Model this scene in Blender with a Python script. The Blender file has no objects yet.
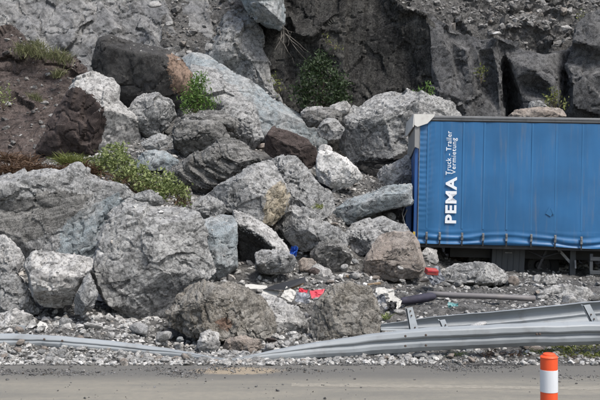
import bpy, bmesh, math, random
import numpy as np
from mathutils import Vector, Matrix, Euler
from mathutils.geometry import delaunay_2d_cdt

# ------------------------------------------------------------------ camera, sky, sun, exposure
SC = bpy.context.scene
COL = SC.collection
F, CX, HY, CAMZ = 900.0, 300.0, 190.0, 2.3        # focal length and horizon in photo pixels, eye height
cam_d = bpy.data.cameras.new('camera'); cam = bpy.data.objects.new('camera', cam_d); COL.objects.link(cam)
cam_d.sensor_width = 36.0; cam_d.lens = 36.0 * F / 600.0; cam_d.shift_y = -(200 - HY) / 600.0
cam_d.clip_end = 2000
cam.location = (0, 0, CAMZ); cam.rotation_euler = (math.radians(90), 0, 0)
SC.camera = cam
SUN_EL, SUN_AZ = math.radians(58), math.radians(138)   # azimuth clockwise from +Y: to the right and behind the camera
world = bpy.data.worlds.new('World'); SC.world = world; world.use_nodes = True
wn = world.node_tree.nodes; wl = world.node_tree.links
sky = wn.new('ShaderNodeTexSky'); sky.sky_type = 'NISHITA'; sky.sun_disc = False
sky.sun_elevation = SUN_EL; sky.sun_rotation = SUN_AZ; sky.dust_density = 3.0; sky.air_density = 1.2; sky.ozone_density = 0.6
wl.new(sky.outputs[0], wn['Background'].inputs[0]); wn['Background'].inputs[1].default_value = 0.10
sun_d = bpy.data.lights.new('sun', 'SUN'); sun = bpy.data.objects.new('sun', sun_d); COL.objects.link(sun)
sun_d.energy = 2.3; sun_d.angle = math.radians(15); sun_d.color = (1.0, 0.975, 0.94)
sd = Vector((math.sin(SUN_AZ) * math.cos(SUN_EL), math.cos(SUN_AZ) * math.cos(SUN_EL), math.sin(SUN_EL)))
sun.rotation_euler = sd.to_track_quat('Z', 'Y').to_euler(); sun.location = (6, -6, 14)
SC.view_settings.view_transform = 'Standard'; SC.view_settings.look = 'None'
SC.view_settings.gamma = 1.0; SC.view_settings.use_curve_mapping = False
SC.view_settings.exposure = 0.82
SC.cycles.use_denoising = True

# ------------------------------------------------------------------ helpers
def P(x, y, Y):
    "the point at distance Y seen at photo pixel (x, y)"
    return Vector(((x - CX) / F * Y, Y, CAMZ + (HY - y) / F * Y))

def tag(o, label=None, cat=None, group=None, kind=None):
    if label: o['label'] = label
    if cat: o['category'] = cat
    if group: o['group'] = group
    if kind: o['kind'] = kind
    return o

def empty(name, loc, rz=0.0):
    o = bpy.data.objects.new(name, None); COL.objects.link(o); o.location = loc; o.rotation_euler = (0, 0, rz)
    o.empty_display_size = 0.1
    return o

def mesh_np(name, V, Fq, mat, parent=None, smooth=True, loc=None):
    "mesh object from numpy vertices and an (n,3) or (n,4) face array"
    me = bpy.data.meshes.new(name)
    V = np.asarray(V, dtype=np.float32); Fq = np.asarray(Fq, dtype=np.int32)
    n, k = Fq.shape
    me.vertices.add(len(V)); me.vertices.foreach_set('co', V.ravel())
    me.loops.add(n * k); me.loops.foreach_set('vertex_index', Fq.ravel())
    me.polygons.add(n); me.polygons.foreach_set('loop_start', np.arange(0, n * k, k, dtype=np.int32))
    me.update(calc_edges=True); me.validate()
    me.polygons.foreach_set('use_smooth', np.full(len(me.polygons), smooth))
    for m in (mat if isinstance(mat, (list, tuple)) else [mat]): me.materials.append(m)
    o = bpy.data.objects.new(name, me); COL.objects.link(o)
    if parent: o.parent = parent
    if loc is not None: o.location = loc
    return o

def bm_obj(name, bm, mat, parent=None, smooth=False):
    me = bpy.data.meshes.new(name); bm.normal_update(); bm.to_mesh(me); bm.free()
    for m in (mat if isinstance(mat, (list, tuple)) else [mat]): me.materials.append(m)
    if smooth:
        for p in me.polygons: p.use_smooth = True
    o = bpy.data.objects.new(name, me); COL.objects.link(o)
    if parent: o.parent = parent
    return o

def box(bm, c, s, rot=None, bevel=0.0):
    M = Matrix.Translation(c) @ (rot.to_matrix().to_4x4() if rot else Matrix()) @ Matrix.Diagonal((s[0], s[1], s[2], 1))
    r = bmesh.ops.create_cube(bm, size=1.0, matrix=M)
    if bevel:
        ed = list({e for v in r['verts'] for e in v.link_edges})
        bmesh.ops.bevel(bm, geom=ed, offset=bevel, segments=2, affect='EDGES', profile=0.6)

def tube(bm, pts, rad, n=10, cap=True):
    pts = [Vector(p) for p in pts]; rads = rad if isinstance(rad, (list, tuple)) else [rad] * len(pts)
    rings = []
    for i, p in enumerate(pts):
        t = (pts[min(i + 1, len(pts) - 1)] - pts[max(i - 1, 0)]).normalized()
        a = t.cross(Vector((0, 0, 1)) if abs(t.z) < 0.9 else Vector((1, 0, 0))).normalized(); b = t.cross(a)
        rings.append([bm.verts.new(p + (a * math.cos(k * 2 * math.pi / n) + b * math.sin(k * 2 * math.pi / n)) * rads[i]) for k in range(n)])
    for r0, r1 in zip(rings, rings[1:]):
        for k in range(n): bm.faces.new((r0[k], r0[(k + 1) % n], r1[(k + 1) % n], r1[k]))
    if cap: bm.faces.new(rings[0]); bm.faces.new(rings[-1][::-1])
    bmesh.ops.recalc_face_normals(bm, faces=bm.faces[:])

# vectorised noise
def _h(ix, iy, iz, s):
    n = (ix.astype(np.int64) * 374761393 + iy.astype(np.int64) * 668265263 + iz.astype(np.int64) * 2147483647 + s * 144665) & 0xffffffff
    n = ((n ^ (n >> 13)) * 1274126177) & 0xffffffff
    n = ((n ^ (n >> 16)) * 2246822519) & 0xffffffff
    return ((n ^ (n >> 15)) & 0xffffff) / float(0xffffff)
def vnoise(p, s=0):
    i = np.floor(p).astype(np.int64); f = p - i; f = f * f * f * (f * (f * 6 - 15) + 10)
    r = 0
    for dx in (0, 1):
        wx = f[:, 0] if dx else 1 - f[:, 0]
        for dy in (0, 1):
            wy = f[:, 1] if dy else 1 - f[:, 1]
            for dz in (0, 1):
                wz = f[:, 2] if dz else 1 - f[:, 2]
                r = r + wx * wy * wz * _h(i[:, 0] + dx, i[:, 1] + dy, i[:, 2] + dz, s)
    return r * 2 - 1
ROTM = np.array(Euler((0.7, 0.4, 1.1)).to_matrix())
def fbm(p, oct=4, gain=0.5, s=0):
    r = 0; a = 1.0
    for k in range(oct):
        r = r + a * vnoise(p, s + k * 17); a *= gain; p = (p @ ROTM) * 2.03
    return r
def chips(p, s=0, tilt=1.0, off=0.7):
    "angular chips: every Voronoi cell is a little tilted plane"
    i = np.floor(p).astype(np.int64); best = np.full(len(p), 9e9); out = np.zeros(len(p))
    for dx in (-1, 0, 1):
        for dy in (-1, 0, 1):
            for dz in (-1, 0, 1):
                c = i + np.array([dx, dy, dz]); cx, cy, cz = c[:, 0], c[:, 1], c[:, 2]
                q = c + np.stack([_h(cx, cy, cz, s + k) for k in (1, 2, 3)], 1)
                d = p - q; dd = (d * d).sum(1); m = dd < best
                n = np.stack([_h(cx, cy, cz, s + k) for k in (4, 5, 6)], 1) * 2 - 1
                v = (d * n).sum(1) * tilt + (_h(cx, cy, cz, s + 7) - 0.5) * off
                out = np.where(m, v, out); best = np.where(m, dd, best)
    return out

# ------------------------------------------------------------------ materials
def new_mat(name):
    m = bpy.data.materials.new(name); m.use_nodes = True
    nt = m.node_tree; return m, nt.nodes, nt.links, nt.nodes['Principled BSDF']
def plain(name, col, rough=0.6, metal=0.0, var=0.15, scale=6.0, bump=0.0):
    m, n, l, b = new_mat(name)
    tc = n.new('ShaderNodeTexCoord'); no = n.new('ShaderNodeTexNoise'); no.inputs['Scale'].default_value = scale; no.inputs['Detail'].default_value = 6
    l.new(tc.outputs['Object'], no.inputs['Vector'])
    r = n.new('ShaderNodeValToRGB'); r.color_ramp.elements[0].position = 0.3; r.color_ramp.elements[1].position = 0.7
    r.color_ramp.elements[0].color = tuple(c * (1 - var) for c in col) + (1,); r.color_ramp.elements[1].color = tuple(min(1, c * (1 + var)) for c in col) + (1,)
    l.new(no.outputs['Fac'], r.inputs[0]); l.new(r.outputs[0], b.inputs['Base Color'])
    b.inputs['Roughness'].default_value = rough; b.inputs['Metallic'].default_value = metal
    if bump:
        bp = n.new('ShaderNodeBump'); bp.inputs['Strength'].default_value = bump; bp.inputs['Distance'].default_value = 0.02
        l.new(no.outputs['Fac'], bp.inputs['Height']); l.new(bp.outputs[0], b.inputs['Normal'])
    return m
def mixc(n, l, fac, a, b, mode='MIX'):
    x = n.new('ShaderNodeMix'); x.data_type = 'RGBA'; x.blend_type = mode
    for sock, v in ((x.inputs['Factor'], fac), (x.inputs['A'], a), (x.inputs['B'], b)):
        if hasattr(v, 'links'): l.new(v, sock)
        elif isinstance(v, tuple): sock.default_value = v + (1,) if len(v) == 3 else v
        else: sock.default_value = v
    return x.outputs['Result']
def ramp(n, l, src, p0, p1, v0=0.0, v1=1.0):
    r = n.new('ShaderNodeMapRange'); r.interpolation_type = 'SMOOTHSTEP'; l.new(src, r.inputs['Value'])
    r.inputs['From Min'].default_value = p0; r.inputs['From Max'].default_value = p1
    r.inputs['To Min'].default_value = v0; r.inputs['To Max'].default_value = v1
    return r.outputs[0]
def rock_mat(name, c1, c2, c3, clast=0.0, strata=None, bands=6.0, speck=0.5, bump=0.72, contrast=0.48, island=False, fs=34.0):
    """c1/c2 large patches, c3 pale specks and crust; clast: pebbly conglomerate; strata: rotation of thin bedding"""
    m, n, l, b = new_mat(name)
    tc = n.new('ShaderNodeTexCoord'); oi = n.new('ShaderNodeObjectInfo')
    ad = n.new('ShaderNodeVectorMath'); ad.operation = 'MULTIPLY_ADD'; l.new(oi.outputs['Random'], ad.inputs[0]); ad.inputs[1].default_value = (37, 53, 71)
    l.new(tc.outputs['Object'], ad.inputs[2]); vec = ad.outputs[0]
    def noise(sc, det=6, rough=0.6, v=vec, dist=0.0):
        x = n.new('ShaderNodeTexNoise'); x.inputs['Scale'].default_value = sc; x.inputs['Detail'].default_value = det
        x.inputs['Roughness'].default_value = rough; x.inputs['Distortion'].default_value = dist; l.new(v, x.inputs['Vector']); return x.outputs['Fac']
    big = noise(1.1, 5, 0.65, dist=0.4); mid = noise(7.0, 8, 0.72); fine = noise(fs, 6, 0.75); tiny = noise(95.0, 3, 0.7)
    col = mixc(n, l, ramp(n, l, big, 0.40, 0.60), c1, c2)
    if island:
        ge = n.new('ShaderNodeNewGeometry'); ir = ge.outputs['Random Per Island']
        col = mixc(n, l, ir, tuple(c * 0.8 for c in c1), c3)
        wn_ = n.new('ShaderNodeTexWhiteNoise'); wn_.noise_dimensions = '1D'; l.new(ir, wn_.inputs['W'])
        col = mixc(n, l, ramp(n, l, wn_.outputs[0], 0.8, 1.0, 0.0, 0.45), col, (.26, .21, .165))
    dk = ramp(n, l, mid, 0.40, 0.56, 1 - contrast, 1.0 + contrast * 0.45)
    cc = n.new('ShaderNodeCombineColor'); [l.new(dk, cc.inputs[k]) for k in range(3)]
    col = mixc(n, l, 1.0, col, cc.outputs[0], 'MULTIPLY')
    col = mixc(n, l, ramp(n, l, fine, 0.52, 0.62, 0.0, speck), col, c3)
    dk2 = ramp(n, l, fine, 0.39, 0.48, 0.28, 1.0); cc2 = n.new('ShaderNodeCombineColor'); [l.new(dk2, cc2.inputs[k]) for k in range(3)]
    col = mixc(n, l, 0.8, col, cc2.outputs[0], 'MULTIPLY')
    crust = noise(2.6, 7, 0.7, dist=0.8)
    col = mixc(n, l, ramp(n, l, crust, 0.57, 0.70, 0.0, 0.42), col, c3)
    stain = noise(1.7, 7, 0.68, dist=1.2); sk = ramp(n, l, stain, 0.36, 0.46, 0.55, 1.0); cs_ = n.new('ShaderNodeCombineColor'); [l.new(sk, cs_.inputs[k]) for k in range(3)]
    col = mixc(n, l, 1.0, col, cs_.outputs[0], 'MULTIPLY')
    h = n.new('ShaderNodeMath'); h.operation = 'MULTIPLY_ADD'; l.new(fine, h.inputs[0]); h.inputs[1].default_value = 0.9
    hm = n.new('ShaderNodeMath'); hm.operation = 'MULTIPLY'; l.new(mid, hm.inputs[0]); hm.inputs[1].default_value = 0.55; l.new(hm.outputs[0], h.inputs[2])
    hh = h.outputs[0]
    h2 = n.new('ShaderNodeMath'); h2.operation = 'MULTIPLY_ADD'; l.new(tiny, h2.inputs[0]); h2.inputs[1].default_value = 0.45; l.new(hh, h2.inputs[2]); hh = h2.outputs[0]
    if clast:
        wv = n.new('ShaderNodeVectorMath'); wv.operation = 'MULTIPLY_ADD'
        nz = n.new('ShaderNodeTexNoise'); nz.inputs['Scale'].default_value = 6; l.new(vec, nz.inputs['Vector'])
        l.new(nz.outputs['Color'], wv.inputs[0]); wv.inputs[1].default_value = (0.12, 0.12, 0.12); l.new(vec, wv.inputs[2])
        vo = n.new('ShaderNodeTexVoronoi'); vo.inputs['Scale'].default_value = 11; vo.inputs['Randomness'].default_value = 1.0; l.new(wv.outputs[0], vo.inputs['Vector'])
        cr = n.new('ShaderNodeSeparateColor'); l.new(vo.outputs['Color'], cr.inputs[0])
        body = ramp(n, l, vo.outputs['Distance'], 0.62, 0.30)
        sel = n.new('ShaderNodeMath'); sel.operation = 'MULTIPLY'; l.new(body, sel.inputs[0]); l.new(ramp(n, l, cr.outputs[0], 0.45, 0.75, 0.0, clast), sel.inputs[1])
        cl = mixc(n, l, cr.outputs[1], tuple(c * 0.45 for c in c1), c3)
        col = mixc(n, l, sel.outputs[0], col, cl)
        h3 = n.new('ShaderNodeMath'); h3.operation = 'MULTIPLY_ADD'; l.new(sel.outputs[0], h3.inputs[0]); h3.inputs[1].default_value = 0.5; l.new(hh, h3.inputs[2]); hh = h3.outputs[0]
    if strata is not None:
        mr = n.new('ShaderNodeMapping'); mr.inputs['Rotation'].default_value = strata; l.new(vec, mr.inputs['Vector'])
        mp = n.new('ShaderNodeMapping'); mp.inputs['Scale'].default_value = (0.7, 0.7, bands)
        l.new(mr.outputs[0], mp.inputs['Vector']); st = noise(1.6, 6, 0.65, mp.outputs[0], 0.3)
        sdk = ramp(n, l, st, 0.36, 0.56, 0.55, 1.12); c4 = n.new('ShaderNodeCombineColor'); [l.new(sdk, c4.inputs[k]) for k in range(3)]
        col = mixc(n, l, 0.85, col, c4.outputs[0], 'MULTIPLY')
        h4 = n.new('ShaderNodeMath'); h4.operation = 'MULTIPLY_ADD'; l.new(st, h4.inputs[0]); h4.inputs[1].default_value = 1.2; l.new(hh, h4.inputs[2]); hh = h4.outputs[0]
    l.new(col, b.inputs['Base Color']); b.inputs['Roughness'].default_value = 0.92; b.inputs['Specular IOR Level'].default_value = 0.25
    bp = n.new('ShaderNodeBump'); bp.inputs['Strength'].default_value = min(1.0, 0.85 * bump); bp.inputs['Distance'].default_value = 0.045 * bump
    l.new(hh, bp.inputs['Height']); l.new(bp.outputs[0], b.inputs['Normal'])
    return m

M = {}
M['grey'] = rock_mat('grey_rock', (.215, .217, .215), (.285, .283, .277), (.50, .495, .48), clast=0.4)
M['light'] = rock_mat('pale_rock', (.32, .315, .305), (.41, .40, .385), (.58, .57, .55), speck=0.4, fs=24, contrast=.38)
M['white'] = rock_mat('white_rock', (.52, .51, .49), (.62, .61, .59), (.72, .71, .69), speck=0.5, fs=20, contrast=.3)
M['conglo'] = rock_mat('conglomerate_rock', (.265, .265, .26), (.34, .338, .33), (.54, .535, .52), clast=0.85, fs=26, bump=.9)
M['blue'] = rock_mat('blue_grey_rock', (.22, .255, .27), (.30, .31, .31), (.50, .50, .49), clast=0.35, fs=52, contrast=.36)
M['dark'] = rock_mat('dark_rock_and_shade', (.042, .041, .040), (.060, .058, .056), (.14, .135, .13), speck=0.35, fs=55, contrast=.3)  # real dark rock, and painted-in shade of hollows and undercuts
M['brownd'] = rock_mat('dark_brown_rock', (.062, .048, .044), (.085, .067, .062), (.15, .125, .115), speck=0.3, fs=48, contrast=.3)
M['midd'] = rock_mat('charcoal_rock_and_shade', (.13, .128, .122), (.18, .176, .168), (.38, .37, .35), strata=(0.5, 0.3, 0), bands=9.0, fs=45)  # real charcoal rock, and painted-in shade on the banded slab
M['tan'] = rock_mat('tan_rock', (.25, .21, .18), (.30, .265, .235), (.46, .42, .38), clast=0.3, fs=60, contrast=.34)
M['olive'] = rock_mat('lichened_brown_rock', (.20, .18, .15), (.27, .255, .23), (.50, .48, .44), clast=0.6, fs=40, bump=.95)
M['rust'] = rock_mat('rust_rock', (.17, .112, .085), (.21, .15, .115), (.34, .26, .20), speck=0.3)
M['ochre'] = rock_mat('ochre_rock', (.27, .23, .165), (.30, .265, .21), (.50, .47, .40))
M['earth'] = rock_mat('brown_earth', (.052, .040, .036), (.082, .064, .058), (.18, .155, .14), speck=0.5, clast=0.4)
M['wall'] = rock_mat('slab_cliff_rock', (.165, .166, .168), (.235, .232, .226), (.36, .355, .345), speck=0.3, contrast=0.34, bump=0.6, strata=(0.0, -0.85, 0.2), bands=2.6, fs=48)
M['darkwall'] = rock_mat('dark_cliff_rock', (.034, .033, .032), (.056, .054, .050), (.16, .155, .14), strata=(0.0, 1.45, 0.0), bands=4.0, speck=0.4, bump=0.8, fs=22)
M['buttress'] = rock_mat('grey_buttress_rock', (.075, .076, .079), (.115, .114, .114), (.24, .235, .23), bump=0.8, speck=0.3)
M['scree'] = rock_mat('scree_soil', (.12, .117, .112), (.17, .165, .158), (.34, .33, .32), clast=0.9, bump=1.5)
M['soil'] = rock_mat('rubble_soil', (.15, .145, .138), (.21, .203, .193), (.38, .37, .35), clast=0.8, bump=1.5)
M['gravel'] = rock_mat('gravel_stone', (.25, .245, .232), (.34, .33, .315), (.54, .53, .51), speck=0.3, island=True)
M['darkgravel'] = rock_mat('dark_gravel_stone', (.07, .07, .07), (.12, .118, .115), (.25, .245, .24), island=True)
M['scree_stone'] = rock_mat('scree_stone', (.13, .125, .12), (.18, .172, .162), (.36, .35, .335), speck=0.4, island=True)

# ------------------------------------------------------------------ rocks
PENDING = []       # coarse bodies waiting for the voxel remesh, done together
GROUND_PTS = []    # (X, Y, Z, weight) the rubble slope is laid through these

def rock(name, Y, outline, mat, label=None, ridges=(), rel=0.24, tilt=(0.0, 0.0), T=None, seed=None, amp=1.0, chip=1.0,
         fine=1.0, vox=None, paint=(), cat='boulder', kind=None, group=None, lay=True, auto=True, strat=None, crease=1.0, grit=0.6, cuts=None):
    """A closed rock body: `outline` is its silhouette at distance Y (photo pixels, or with a third value = metres
    nearer than Y), `ridges` are edges of its front faces (pixel, pixel, metres nearer), T its thickness behind."""
    rnd = random.Random(seed if seed is not None else len(PENDING) * 7 + 3)
    n = len(outline)
    ox = np.array([p[0] for p in outline], float); oy = np.array([p[1] for p in outline], float)
    a = 0.5 * abs(np.dot(ox, np.roll(oy, 1)) - np.dot(oy, np.roll(ox, 1)))
    cx, cy = ox.mean(), oy.mean(); k = Y / F; S = math.sqrt(a) * k
    if T is None: T = 0.75 * S
    def base(x, y): return tilt[0] * (x - cx) * k + tilt[1] * (y - cy) * k
    V2 = []; D = []; E = []
    for p in outline:
        V2.append(Vector((p[0], -p[1]))); D.append((p[2] if len(p) > 2 else 0.0) + base(p[0], p[1]))
    E += [(i, (i + 1) % n) for i in range(n)]
    for r in ridges:
        for i, p in enumerate(r):
            V2.append(Vector((p[0], -p[1]))); D.append(p[2] + base(p[0], p[1]))
            if i: E.append((len(V2) - 2, len(V2) - 1))
    if auto and not ridges:
        m = max(5, min(9, n - 2)); ph = rnd.random() * 6
        for i in range(m):
            ang = ph + i * 2 * math.pi / m
            j = int(np.argmin(np.abs(np.angle(np.exp(1j * (np.arctan2(oy - cy, ox - cx) - ang))))))
            s = rnd.uniform(0.45, 0.72); x = cx + (ox[j] - cx) * s; y = cy + (oy[j] - cy) * s
            V2.append(Vector((x, -y))); D.append(S * rel * rnd.uniform(0.55, 1.25) + base(x, y))
        V2.append(Vector((cx + rnd.uniform(-.1, .1) * S / k, -cy + rnd.uniform(-.1, .1) * S / k))); D.append(S * rel * rnd.uniform(0.8, 1.5) + base(cx, cy))
    vs, es, fs, ov, _, _ = delaunay_2d_cdt(V2, E, [], 1, 1e-4)
    verts = []
    for v, o in zip(vs, ov):
        if o: d = D[o[0]]
        else: d = D[min(range(len(V2)), key=lambda q: (V2[q] - v).length)]
        verts.append(P(v.x, -v.y, Y - d))
    faces = [tuple(f) for f in fs]
    idx = {}
    for q, o in enumerate(ov):
        for w in o: idx.setdefault(w, q)
    ring = [idx[i] for i in range(n)]
    for sc, dp in ((0.94, 0.35), (0.60, 1.0)):
        new = []
        for i in range(n):
            verts.append(P(cx + (ox[i] - cx) * sc, cy + (oy[i] - cy) * sc, Y - D[i] * (1 - dp) * 0.7 + T * dp)); new.append(len(verts) - 1)
        for i in range(n): faces.append((ring[i], ring[(i + 1) % n], new[(i + 1) % n], new[i]))
        ring = new
    faces.append(tuple(ring))
    c = P(cx, cy, Y); verts = [v - c for v in verts]
    bm = bmesh.new()
    bv = [bm.verts.new(v) for v in verts]
    for f in faces:
        try: bm.faces.new([bv[i] for i in f])
        except ValueError: pass
    bmesh.ops.recalc_face_normals(bm, faces=bm.faces[:])
    bmesh.ops.triangulate(bm, faces=[f for f in bm.faces if len(f.verts) > 4])
    o = bm_obj(name, bm, mat); o.location = c
    md = o.modifiers.new('v', 'REMESH'); md.mode = 'VOXEL'; md.voxel_size = vox or max(1.35 * k, S / 75)
    PENDING.append(dict(o=o, S=S, seed=len(PENDING) * 31 + 5, amp=amp, chip=chip, fine=fine, mat=mat, paint=paint, Y=Y, strat=strat, crease=crease, grit=grit, cuts=(0 if kind else 5 if ridges else 9) if cuts is None else cuts))
    if label: tag(o, label, cat, group)
    if kind: o['kind'] = kind
    if lay:
        yb = oy.max(); g = P(cx, yb - 0.05 * (yb - oy.min()), Y + 0.45 * T)
        GROUND_PTS.append((g.x, g.y, g.z, 1.0))
    return o

def inside(px, py, poly):
    r = np.zeros(len(px), bool); j = len(poly) - 1
    for i in range(len(poly)):
        xi, yi = poly[i]; xj, yj = poly[j]
        r ^= ((yi > py) != (yj > py)) & (px < (xj - xi) * (py - yi) / (yj - yi + 1e-9) + xi); j = i
    return r

def finish_rocks():
    dg = bpy.context.evaluated_depsgraph_get()
    done = [(q, bpy.data.meshes.new_from_object(q['o'].evaluated_get(dg))) for q in PENDING]
    for q, me in done:
        o = q['o']; S = q['S']; N = len(me.vertices)
        V = np.empty(N * 3, np.float32); me.vertices.foreach_get('co', V); V = V.reshape(-1, 3).astype(np.float64)
        Nn = np.empty(N * 3, np.float32); me.vertex_normals.foreach_get('vector', Nn); Nn = Nn.reshape(-1, 3)
        s = q['seed']; p = V + s * 3.17
        if q['cuts']:      # broken planes: flat fracture faces, mostly on the open side
            r = np.random.RandomState(s); c0 = V.mean(0)
            for _ in range(q['cuts']):
                nv = np.array([r.normal(0, .6), -abs(r.normal(0, .5)) - .5, r.normal(.15, .6)]); nv /= np.linalg.norm(nv)
                dd = (V - c0) @ nv; hmax = dd.max(); h = hmax * r.uniform(.70, .93)
                V = V - np.outer(np.maximum(dd - h, 0) * .94, nv)
        if q['strat']:
            R = np.array(Euler(q['strat']).to_matrix()); ps = (p @ R) * np.array([0.45, 0.45, 2.2])
        else: ps = p
        L = min(S, 2.2)
        w1 = fbm(p / (0.3 * L), 2, 0.5, s + 9)[:, None]
        d = (0.020 if q['cuts'] else 0.0) * L + 0.018 * L * q['amp'] * fbm(p / (0.5 * L), 2, 0.5, s)
        d += 0.062 * L * q['chip'] * chips(ps / (0.42 * L) + 0.10 * w1, s)
        g = np.clip(0.65 + 1.1 * fbm(p / (0.55 * L), 2, 0.5, s + 33), 0.12, 1.5) * q['grit'] * q['chip']
        d += 0.036 * L * g * chips(ps / (0.17 * L) + 0.15 * w1, s + 40, 1.0, 0.9)
        d += 0.026 * min(L, 0.9) * g * chips(ps / (0.075 * max(L, .8)) + 0.2 * w1, s + 60)
        cr = 1 - np.abs(fbm(ps / (0.35 * L), 3, 0.55, s + 21)); d -= q['crease'] * 0.04 * min(L, 1.2) * np.clip((cr - .88) / .12, 0, 1) ** 1.5
        d += 0.009 * min(1.0, S / 0.6) * q['fine'] * fbm(ps / 0.10, 3, 0.7, s + 3)
        V2 = V + Nn * d[:, None]
        me.vertices.foreach_set('co', V2.astype(np.float32).ravel())
        nf = len(me.polygons)
        me.polygons.foreach_set('use_smooth', np.ones(nf, bool))
        me.materials.clear(); me.materials.append(q['mat'])
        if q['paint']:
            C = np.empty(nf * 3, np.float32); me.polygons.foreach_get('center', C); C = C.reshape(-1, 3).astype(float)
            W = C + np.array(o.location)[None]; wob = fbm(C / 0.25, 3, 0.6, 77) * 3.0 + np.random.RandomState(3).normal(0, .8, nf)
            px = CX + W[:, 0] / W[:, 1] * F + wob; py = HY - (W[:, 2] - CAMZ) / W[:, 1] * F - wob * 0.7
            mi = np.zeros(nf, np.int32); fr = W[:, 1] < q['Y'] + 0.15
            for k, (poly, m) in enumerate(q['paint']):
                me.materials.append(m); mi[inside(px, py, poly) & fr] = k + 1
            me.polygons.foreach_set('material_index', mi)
        me.update(); me.set_sharp_from_angle(angle=math.radians(24))
        old = o.data; o.modifiers.clear(); nm = old.name; o.data = me; bpy.data.meshes.remove(old); me.name = nm
    PENDING.clear()

# ---- front row along the crash barrier
rock('boulder', 14.5, [(94,272),(96,260),(104,226),(117,210),(131,199),(161,204),(194,209),(203,221),(210,246),(216,270),(206,282),(186,300),(168,318),(154,326),(130,327),(119,314),(105,293)], M['conglo'],
     'huge pale conglomerate boulder with pebbly front, largest in the front row', ridges=[[(110,232,.25),(135,225,.42),(185,232,.40),(206,262,.25)],[(100,265,.30),(128,262,.60),(170,275,.62),(200,275,.3)],[(112,290,.35),(140,305,.55),(160,312,.4)]], T=1.4, chip=0.6, amp=0.6, grit=1.0, tilt=(0,.3), cuts=12)
rock('boulder', 16.3, [(-40,182),(0,177),(28,171),(47,169),(60,172),(78,166),(90,174),(103,182),(120,186),(133,197),(140,215),(120,270),(60,285),(10,290),(-40,280)], M['grey'],
     'long blue-grey slab boulder at the picture edge, banded with a dark hollow', ridges=[[(-30,190,.5),(25,186,.45),(60,180,.42),(95,190,.35),(118,197,.2)],[(-30,205,.25),(20,212,.18),(60,208,.18),(92,205,.3)],[(-30,240,.5),(30,245,.4),(62,225,.45),(100,212,.55),(120,205,.35)],[(60,255,.5),(105,235,.6)]],
     T=1.3, paint=[([(55,262),(62,228),(80,212),(118,192),(126,205),(100,232),(96,262)], M['blue']), ([(-40,205),(10,200),(60,190),(90,196),(82,210),(55,232),(20,245),(-40,242)], M['midd'])], chip=0.7, amp=0.7, grit=0.8, tilt=(0,.15), cuts=8)  # charcoal patch paints in the shade of the hollow band
rock('boulder', 13.9, [(24,265),(33,253),(52,251),(80,255),(94,258),(93,268),(85,280),(79,288),(73,306),(45,308),(33,300),(28,277)], M['light'],
     'pale flat-topped block with shadowed base, in front of the banded slab', ridges=[[(30,277,.42),(58,276,.46),(82,277,.36)],[(32,290,.40),(55,291,.42),(76,287,.30)],[(38,302,.1),(60,303,.1)]], T=.8, chip=0.6, amp=0.6, grit=0.6, tilt=(0,.08), cuts=0)
rock('boulder', 13.9, [(-12,272),(14,275),(26,283),(31,298),(38,312),(22,319),(-12,318)], M['grey'],
     'rounded grey boulder cut off by the photo edge, above the flat pale stone', T=.7)
rock('boulder', 15.0, [(-14,233),(5,236),(22,250),(25,259),(25,270),(12,276),(-14,276)], M['light'],
     'light boulder at the photo edge, below the banded slab', tilt=(.2,.6), T=.8)
rock('boulder', 13.2, [(-12,314),(16,310),(33,315),(37,327),(22,334),(-12,334)], M['light'],
     'low pale stone lying right behind the bent rail at the photo edge', tilt=(0,.5), T=.5)
rock('boulder', 13.5, [(89,273),(94,282),(98,293),(93,307),(84,314),(75,315),(74,298),(81,285)], M['grey'],
     'small upright pointed block wedged between pale block and huge conglomerate boulder', ridges=[[(88,280,.12),(86,300,.28),(80,311,.15)]], T=.4, chip=0.6, amp=0.6, grit=0.5)
rock('boulder', 13.35, [(168,312),(175,292),(189,286),(204,282),(232,282),(250,291),(264,303),(275,320),(279,335),(264,345),(232,347),(204,340),(187,337),(172,326)], M['olive'],
     'lichen-brown rough boulder pressing on the pinched rail', ridges=[[(180,300,.22),(205,294,.38),(235,296,.36),(258,310,.28)],[(180,318,.30),(210,322,.52),(245,325,.46),(268,328,.25)]], T=.9, amp=.8, chip=.8, tilt=(0,.2), paint=[([(214,322),(226,317),(235,323),(228,332),(216,330)], M['rust'])], cuts=9)
rock('boulder', 13.9, [(252,300),(258,296),(275,298),(299,309),(310,320),(306,333),(297,340),(276,342),(258,340),(250,320)], M['light'],
     'pale slanting block between the lichen-brown boulder and the squat gritty one', tilt=(.25,.6), T=.7)
rock('boulder', 13.4, [(309,328),(314,308),(327,289),(348,282),(369,287),(377,300),(381,318),(382,338),(345,344),(312,344)], M['olive'],
     'squat gritty boulder behind the rising rail, near the rail end', ridges=[[(318,318,.30),(335,298,.30),(352,294,.30),(368,304,.26)],[(318,336,.28),(345,330,.50),(366,336,.34)]], T=.9, chip=0.5, amp=0.4, grit=0.8, tilt=(0,.25), cuts=10)
rock('boulder', 12.78, [(197,345),(200,333),(210,330),(219,333),(220,345),(213,353),(201,353)], M['light'],
     'round head-sized pale rock at the pinch of the rail', T=.25)
rock('boulder', 12.8, [(222,348),(227,338),(246,335),(258,340),(263,349),(259,354),(236,356)], M['tan'],
     'small brown rock under the lichen-brown boulder, touching the rail', T=.25)
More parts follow.
